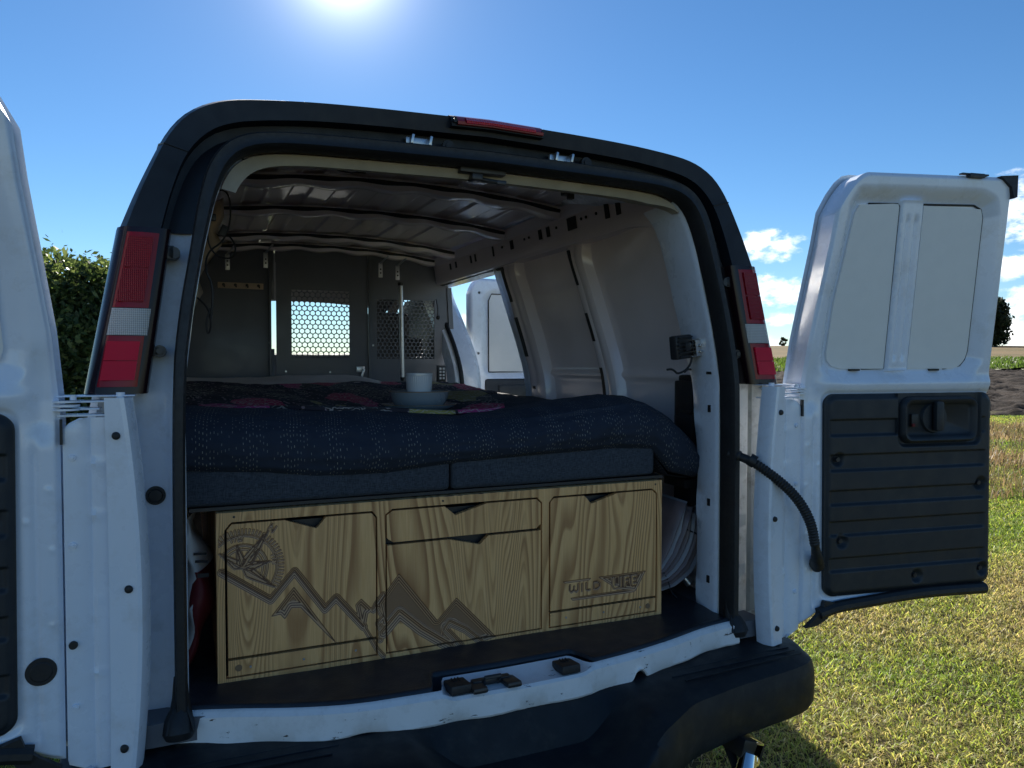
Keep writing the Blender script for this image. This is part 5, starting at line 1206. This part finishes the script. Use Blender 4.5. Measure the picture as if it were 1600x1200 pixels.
# ---- bowls
BX, BYc, BZc = .023, .75, 1.292
b = B(); b.lathe([(0, .004), (.055, .004), (.060, 0), (.066, .003), (.100, .016), (.124, .028), (.129, .034), (.126, .036), (.098, .020), (.06, .008), (0, .008)], (BX, BYc, BZc), 56); o = b.build('plate', 'enamel'); tag(o, 'grey enamel plate on the bed, lowest of the stacked dishes', 'plate')
b = B(); b.lathe([(.1265, .034), (.1295, .0345), (.1295, .037), (.1265, .037)], (BX, BYc, BZc), 56); b.build('rim', 'gold_rim', o)
b = B(); b.lathe([(0, .012), (.06, .012), (.066, .010), (.088, .024), (.098, .046), (.103, .066), (.1045, .070), (.101, .070), (.094, .046), (.07, .020), (0, .020)], (BX, BYc, BZc + .010), 56); o = b.build('bowl', 'enamel'); tag(o, 'grey enamel bowl with dark rim standing in the plate', 'bowl')
b = B(); b.lathe([(.1025, .0685), (.1055, .069), (.1055, .072), (.1025, .072)], (BX, BYc, BZc + .010), 56); b.build('rim', 'gold_rim', o)
b = B(); b.lathe([(0, .0), (.040, .0), (.0425, .003), (.0428, .008), (.0440, .014), (.0450, .058), (.0468, .060), (.0468, .067), (.0445, .0675), (.0415, .064), (.040, .008), (0, .006)], (BX, BYc, BZc + .075), 72, flute=(4, 5, .016)); o = b.build('ramekin', 'porcelain'); tag(o, 'small white fluted ramekin on top of the stacked bowls', 'ramekin')
b = B(); b.lathe([(0, .030), (.098, .074), (.092, .077), (0, .070)], (BX, BYc, BZc), 40); 
b.bm.free()
b = B(); b.cyl((BX, BYc, BZc + .060), (BX, BYc, BZc + .075), .075, .095, 40); o = b.build('saucer', 'enamel'); tag(o, 'shallow grey saucer between the bowl and the white ramekin', 'saucer')

# ================================================================== SMALL THINGS INSIDE
# work lamp on the right pillar
WL = empty('work_light', (.74, .13, 1.515)); tag(WL, 'black ribbed LED work light clamped to the right door pillar', 'lamp')
rot = Matrix.Rotation(R_(-6), 3, 'Y') @ Matrix.Rotation(R_(12), 3, 'Z')
def wl(o): o.parent = WL; o.matrix_parent_inverse = Matrix.Translation((-.74, -.13, -1.515)); return o
b = B(); b.box((.690, .155, 1.520), (.076, .030, .074), rot, bev=.007); wl(b.build('lamp_body', 'dark_plastic'))
for k in range(6):
    b = B(); b.box(Vector((.690, .155, 1.520)) + rot @ Vector((0, -.017, -.030 + k * .012)), (.070 - .004 * abs(k - 2.5), .014, .004), rot, bev=.001); wl(b.build('cooling_fin', 'dark_plastic'))
b = B(); b.box(Vector((.690, .155, 1.520)) + rot @ Vector((.004, -.022, 0)), (.024, .010, .026), rot, bev=.002); wl(b.build('label_plate', 'dark_plastic'))
b = B(); b.box((.740, .135, 1.518), (.034, .012, .050), rot, bev=.001); b.box((.730, .150, 1.545), (.040, .030, .002), rot); b.box((.730, .150, 1.492), (.040, .030, .002), rot); wl(b.build('bracket', 'chrome'))
b = B(); b.cyl((.742, .126, 1.526), (.742, .121, 1.526), .004, seg=10); b.cyl((.742, .126, 1.506), (.742, .121, 1.506), .004, seg=10); wl(b.build('bolt', 'zinc'))
b = B(); b.tube(chaikin([(.728, .15, 1.49), (.722, .15, 1.465), (.70, .15, 1.445), (.672, .15, 1.437), (.664, .15, 1.445), (.655, .155, 1.452), (.640, .16, 1.450)]), .0035, seg=8); b.tube(chaikin([(.70, .15, 1.443), (.725, .17, 1.452), (.76, .2, 1.450)]), .0035, seg=8); wl(b.build('power_lead', 'cable'))
b = B(); b.sph((.706 + .028, .205, 1.715), .006, (1, 1.4, 1)); b.cyl((.735, .205, 1.715), (.728, .19, 1.712), .007, .005, 10); o = b.build('yellow_clip', 'yellow'); tag(o, 'tiny yellow plastic clip on the right pillar above the work light', 'clip')
b = B(); b.tube(chaikin([(.835, .42, 1.955), (.862, .48, 1.88), (.872, .56, 1.82), (.872, .66, 1.765)]), .0020, seg=6); o = b.build('thin_wire', 'cable'); tag(o, 'thin black wire hanging across the upper right inner wall', 'wire')
b = B(); b.tube(chaikin([(.66, .24, 2.00), (.70, .24, 1.975), (.745, .25, 1.925), (.76, .25, 1.88)]), .011, seg=8); o = b.build('black_hose', 'rubber'); tag(o, 'black ribbed hose curving down the upper right corner of the opening', 'hose')
# jack and black boxes behind the right pillar
b = B(); b.box((.852, .33, 1.20), (.05, .10, .42), bev=.006); b.box((.835, .31, 1.24), (.05, .10, .12), bev=.01); b.box((.855, .33, 1.38), (.04, .08, .10), bev=.01); b.box((.83, .32, 1.07), (.09, .12, .03), bev=.006); b.cyl((.845, .28, 1.29), (.845, .36, 1.29), .028, seg=16)
o = b.build('jack_case', 'dark_plastic'); tag(o, 'black jack and tool case standing behind the right door pillar', 'tool case')
# folded window shades / cardboard leaning at the right of the drawer unit
A0 = [(.60, .80), (.675, .815), (.710, .865), (.740, .93), (.775, 1.01)]; A7 = [(.66, .725), (.745, .735), (.815, .775), (.862, .85), (.858, .94)]
for i in range(8):
    f = i / 7; jt = [.000, .014, -.010, .012, .0, -.012, .010, -.004][i]; rows = []
    pl_ = [(a[0] * (1 - f) + c[0] * f + (jt * .35 if 0 < n_i < 4 else 0), a[1] * (1 - f) + c[1] * f + (jt if n_i == 4 else -jt * .25)) for n_i, (a, c) in enumerate(zip(A0, A7))]
    pl_ = [p for q in zip(pl_[:-1], [((a[0] + c[0]) / 2 + .003 * math.sin(i * 5), (a[1] + c[1]) / 2 - .003) for a, c in zip(pl_[:-1], pl_[1:])]) for p in q] + [pl_[-1]]
    for (qx, qz) in pl_:
        rows.append([(qx + dx_, y + jt * .6, qz + dz) for y, dx_, dz in ((.235 + .003 * i, 0, 0), (.29, -.008, .004), (.36, -.020, .010), (.44, -.030, .012))])
    o = gridmesh('folded_shade', np.array(rows), 'shade_film' if i % 3 != 1 else 'shade_grey', smooth=False); o.modifiers.new('thick', 'SOLIDIFY').thickness = .0028
    tag(o, ['uppermost', 'second', 'third', 'fourth', 'fifth', 'sixth', 'seventh', 'lowest'][i] + ' of the curved grey shades fanned right of the drawer unit, from above', 'window shade', 'folded shades beside the drawer unit')
b = B(); b.box((.66, .36, .92), (.16, .012, .17), Matrix.Rotation(R_(-14), 3, 'Z') @ Matrix.Rotation(R_(8), 3, 'Y'), bev=.002); o = b.build('shade_board', 'shade_film'); tag(o, 'flat mauve board standing behind the fanned shades', 'board')
b = B(); b.box((.74, .42, .760), (.20, .05, .10), Matrix.Rotation(R_(6), 3, 'Z'), bev=.002); o = b.build('white_carton', 'paper'); tag(o, 'white paper carton on the floor behind the folded shades', 'carton')
b = B(); b.tube(chaikin([(.70, .27, .80), (.715, .25, .76), (.705, .22, .73), (.72, .21, .715)]), .0018, seg=6); o = b.build('black_string', 'cable'); tag(o, 'thin black string dangling from the folded shades', 'string')
b = B(); b.tube(chaikin([(.79, .26, .92), (.835, .24, .90), (.85, .25, .84), (.84, .26, .80)]), .0025, seg=6); o = b.build('shade_strap', 'cable'); tag(o, 'black elastic strap round the folded shades at the right', 'strap')
b = B(); b.tube([(.79, .35, .80), (.84, .30, .72)], .016, seg=12); o = b.build('metal_tube', 'zinc'); tag(o, 'short metal tube lying by the foot of the right pillar', 'tube')
# red and white bag at the left of the unit
rows = []
for t in np.linspace(0, 1, 26):
    z = .725 + .37 * t; w = .018 + .052 * math.sin(min(1, t * 1.15) * 2.9) ; rows.append([(-.745 + w * (1 - math.cos(a)) * .62 + .006 * math.sin(t * 17 + a * 3), .36 - .17 * math.sin(a) + .01 * math.sin(t * 11), z) for a in np.linspace(-.3, 3.3, 18)])
o = gridmesh('shopping_bag', np.array(rows), 'paper', ang=70); tag(o, 'crumpled red and white carrier bag squeezed left of the drawer unit', 'bag')
Pb = np.array(rows)[:17]; Pb2 = Pb.copy(); Pb2[..., 0] += .0018; Pb2[..., 1] -= .0018; gridmesh('red_print', Pb2, 'red_cloth', o, ang=70)
b = B()
for k, (y_, z_) in enumerate(((.20, 1.005), (.205, .985))): b.box((-.696 + .003 * k, y_, z_), (.030, .002, .006), Matrix.Rotation(R_(4), 3, 'Y'))
b.box((-.690, .187, .955), (.026, .003, .010)); b.build('dark_print', 'print_dark', o)
# left upper corner: kraft lining and cables
ED = [(1.50, -.722), (1.57, -.713), (1.64, -.705), (1.70, -.668), (1.745, -.682), (1.80, -.655), (1.86, -.608), (1.90, -.628), (1.96, -.600), (2.01, -.605)]
rows = []
for k_, (z, xe) in enumerate(ED):
    j_ = .03 * ((k_ * 7) % 3 - 1); rows.append([(xe, .90 + j_, z), (xe - .025, .86 - j_, z + .012 * ((k_ * 5) % 3 - 1)), (xe - .055, .93 + j_ * .6, z), (-.80, .88, z)])
o = gridmesh('kraft_lining', np.array(rows), 'kraft', smooth=False); o.modifiers.new('thick', 'SOLIDIFY').thickness = .003
tag(o, 'crumpled tan cardboard lining on the upper left inner wall', 'cardboard')
CB = [[(-.655, .62, 1.97), (-.60, .62, 1.99), (-.592, .62, 1.90), (-.615, .62, 1.83), (-.66, .62, 1.80), (-.668, .60, 1.74), (-.645, .60, 1.70), (-.652, .60, 1.60)],
      [(-.62, .66, 1.88), (-.575, .66, 1.83), (-.588, .66, 1.785), (-.63, .66, 1.79), (-.655, .66, 1.82), (-.66, .64, 1.87), (-.64, .62, 1.95)],
      [(-.69, .58, 1.66), (-.66, .58, 1.63), (-.652, .58, 1.58), (-.662, .58, 1.55), (-.668, .58, 1.585), (-.655, .58, 1.63)]]
LB = ['longest black cable hanging in loops down the upper left corner', 'black cable coiled in one round loop at the upper left corner', 'lowest black cable loop dangling by the left wall lining']
for c, lb_ in zip(CB, LB):
    b = B(); b.tube(chaikin(c, 3), .0028, seg=6); o = b.build('hanging_cable', 'cable'); tag(o, lb_, 'cable', 'cables at the upper left')
b = B(); b.box((-.613, .655, 1.868), (.022, .02, .034), Matrix.Rotation(R_(25), 3, 'Y'), bev=.003); b.box((-.645, .62, 1.90), (.02, .02, .02), bev=.003); o = b.build('cable_plug', 'dark_plastic'); tag(o, 'black plug block hanging on the cables at upper left', 'plug')
# ceiling LED strip and its lead
b = B(); b.box((-.045, .66, 2.118), (.20, .045, .012), Matrix.Rotation(R_(3), 3, 'Y'), bev=.003); o = b.build('ceiling_strip_light', 'shade_film'); tag(o, 'flat grey strip light stuck to the van ceiling', 'ceiling light')
b = B(); b.tube(chaikin([(-.60, .62, 2.07), (-.50, .62, 2.09), (-.40, .62, 2.10), (-.33, .63, 2.095), (-.25, .64, 2.075), (-.20, .64, 2.08), (-.14, .66, 2.115)]), .0028, seg=6); b.box((-.46, .62, 2.095), (.05, .01, .008), bev=.002); b.box((-.36, .62, 2.10), (.05, .01, .008), bev=.002); b.box((-.20, .64, 2.083), (.03, .012, .01), bev=.002); o = b.build('light_lead', 'cable'); tag(o, 'black lead with inline connectors running along the ceiling to the strip light', 'cable')
# hook rail, tube lamp, remote
HR = sheet_box('hook_rail', bx(-.557), bx(-.322), bz(1.873), bz(1.905), BY - .016, .014, 'cream_wood', None); tag(HR, 'pale wooden rail with four small hooks on the partition at left', 'hook rail')
for k in range(4):
    x = bx(-.528 + k * .060); b = B(); b.cyl((x, BY - .022, bz(1.892)), (x, BY - .030, bz(1.892)), .008, seg=12); b.tube(chaikin([(x, BY - .028, bz(1.894)), (x, BY - .045, bz(1.882)), (x + .004, BY - .048, bz(1.876)), (x + .006, BY - .05, bz(1.886))]), .0025, seg=6); b.build('hook', 'dark_plastic', HR)
b = B(); b.cyl((bx(.397), 2.60, bz(1.905)), (bx(.405), 2.60, bz(1.385)), .013, seg=16); o = b.build('curtain_pole', 'zinc'); tag(o, 'vertical shiny metal pole standing before the right mesh window', 'pole')
b = B(); b.cyl((bx(.397), 2.60, bz(1.92)), (bx(.397), 2.60, bz(1.903)), .017, seg=14); b.cyl((bx(.405), 2.60, bz(1.387)), (bx(.405), 2.60, bz(1.366)), .015, .009, 14); b.build('end_cap', 'dark_plastic', o)
for i, x in enumerate((-.515, -.325, .293, .391)):
    zt_ = (1.985, 2.005, 1.982, 1.972)[i]
    b = B(); b.box((bx(x), BY - .20, bz(zt_) + .008), (.024, .003, .085), bev=.001); b.tube([(bx(x), BY - .20, bz(zt_) + .05), (bx(x) + .03, BY - .28, bz(zt_) + .085)], .006, seg=6)
    o = b.build('roof_bracket', 'zinc'); tag(o, ['leftmost', 'second from left', 'third from left', 'rightmost'][i] + ' of the four punched metal brackets hanging under the front roof bow', 'bracket', 'punched brackets under the roof')
    for dz in (-.008, .014): b = B(); b.cyl((bx(x), BY - .198, bz(zt_) + dz), (bx(x), BY - .2035, bz(zt_) + dz), .005, seg=10); b.build('bracket_hole', 'plug', o)
RM = sheet_box('power_socket', .652, .705, 1.352, 1.452, 2.50, .03, 'dark_plastic', None, .006); tag(RM, 'black remote panel with two columns of pale buttons at the bed end right', 'remote')
for i in range(2):
    for j in range(4): sheet_box('button', .663 + i * .020, .675 + i * .020, 1.37 + j * .019, 1.382 + j * .019, 2.484, .004, 'paper', RM, .001)
b = B(); b.tube(chaikin([(.70, 2.66, 1.86), (.705, 2.64, 1.80), (.70, 2.63, 1.76)]), .003, seg=6); b.sph((.70, 2.62, 1.745), .014); b.build('knob', 'dark_plastic', BK)
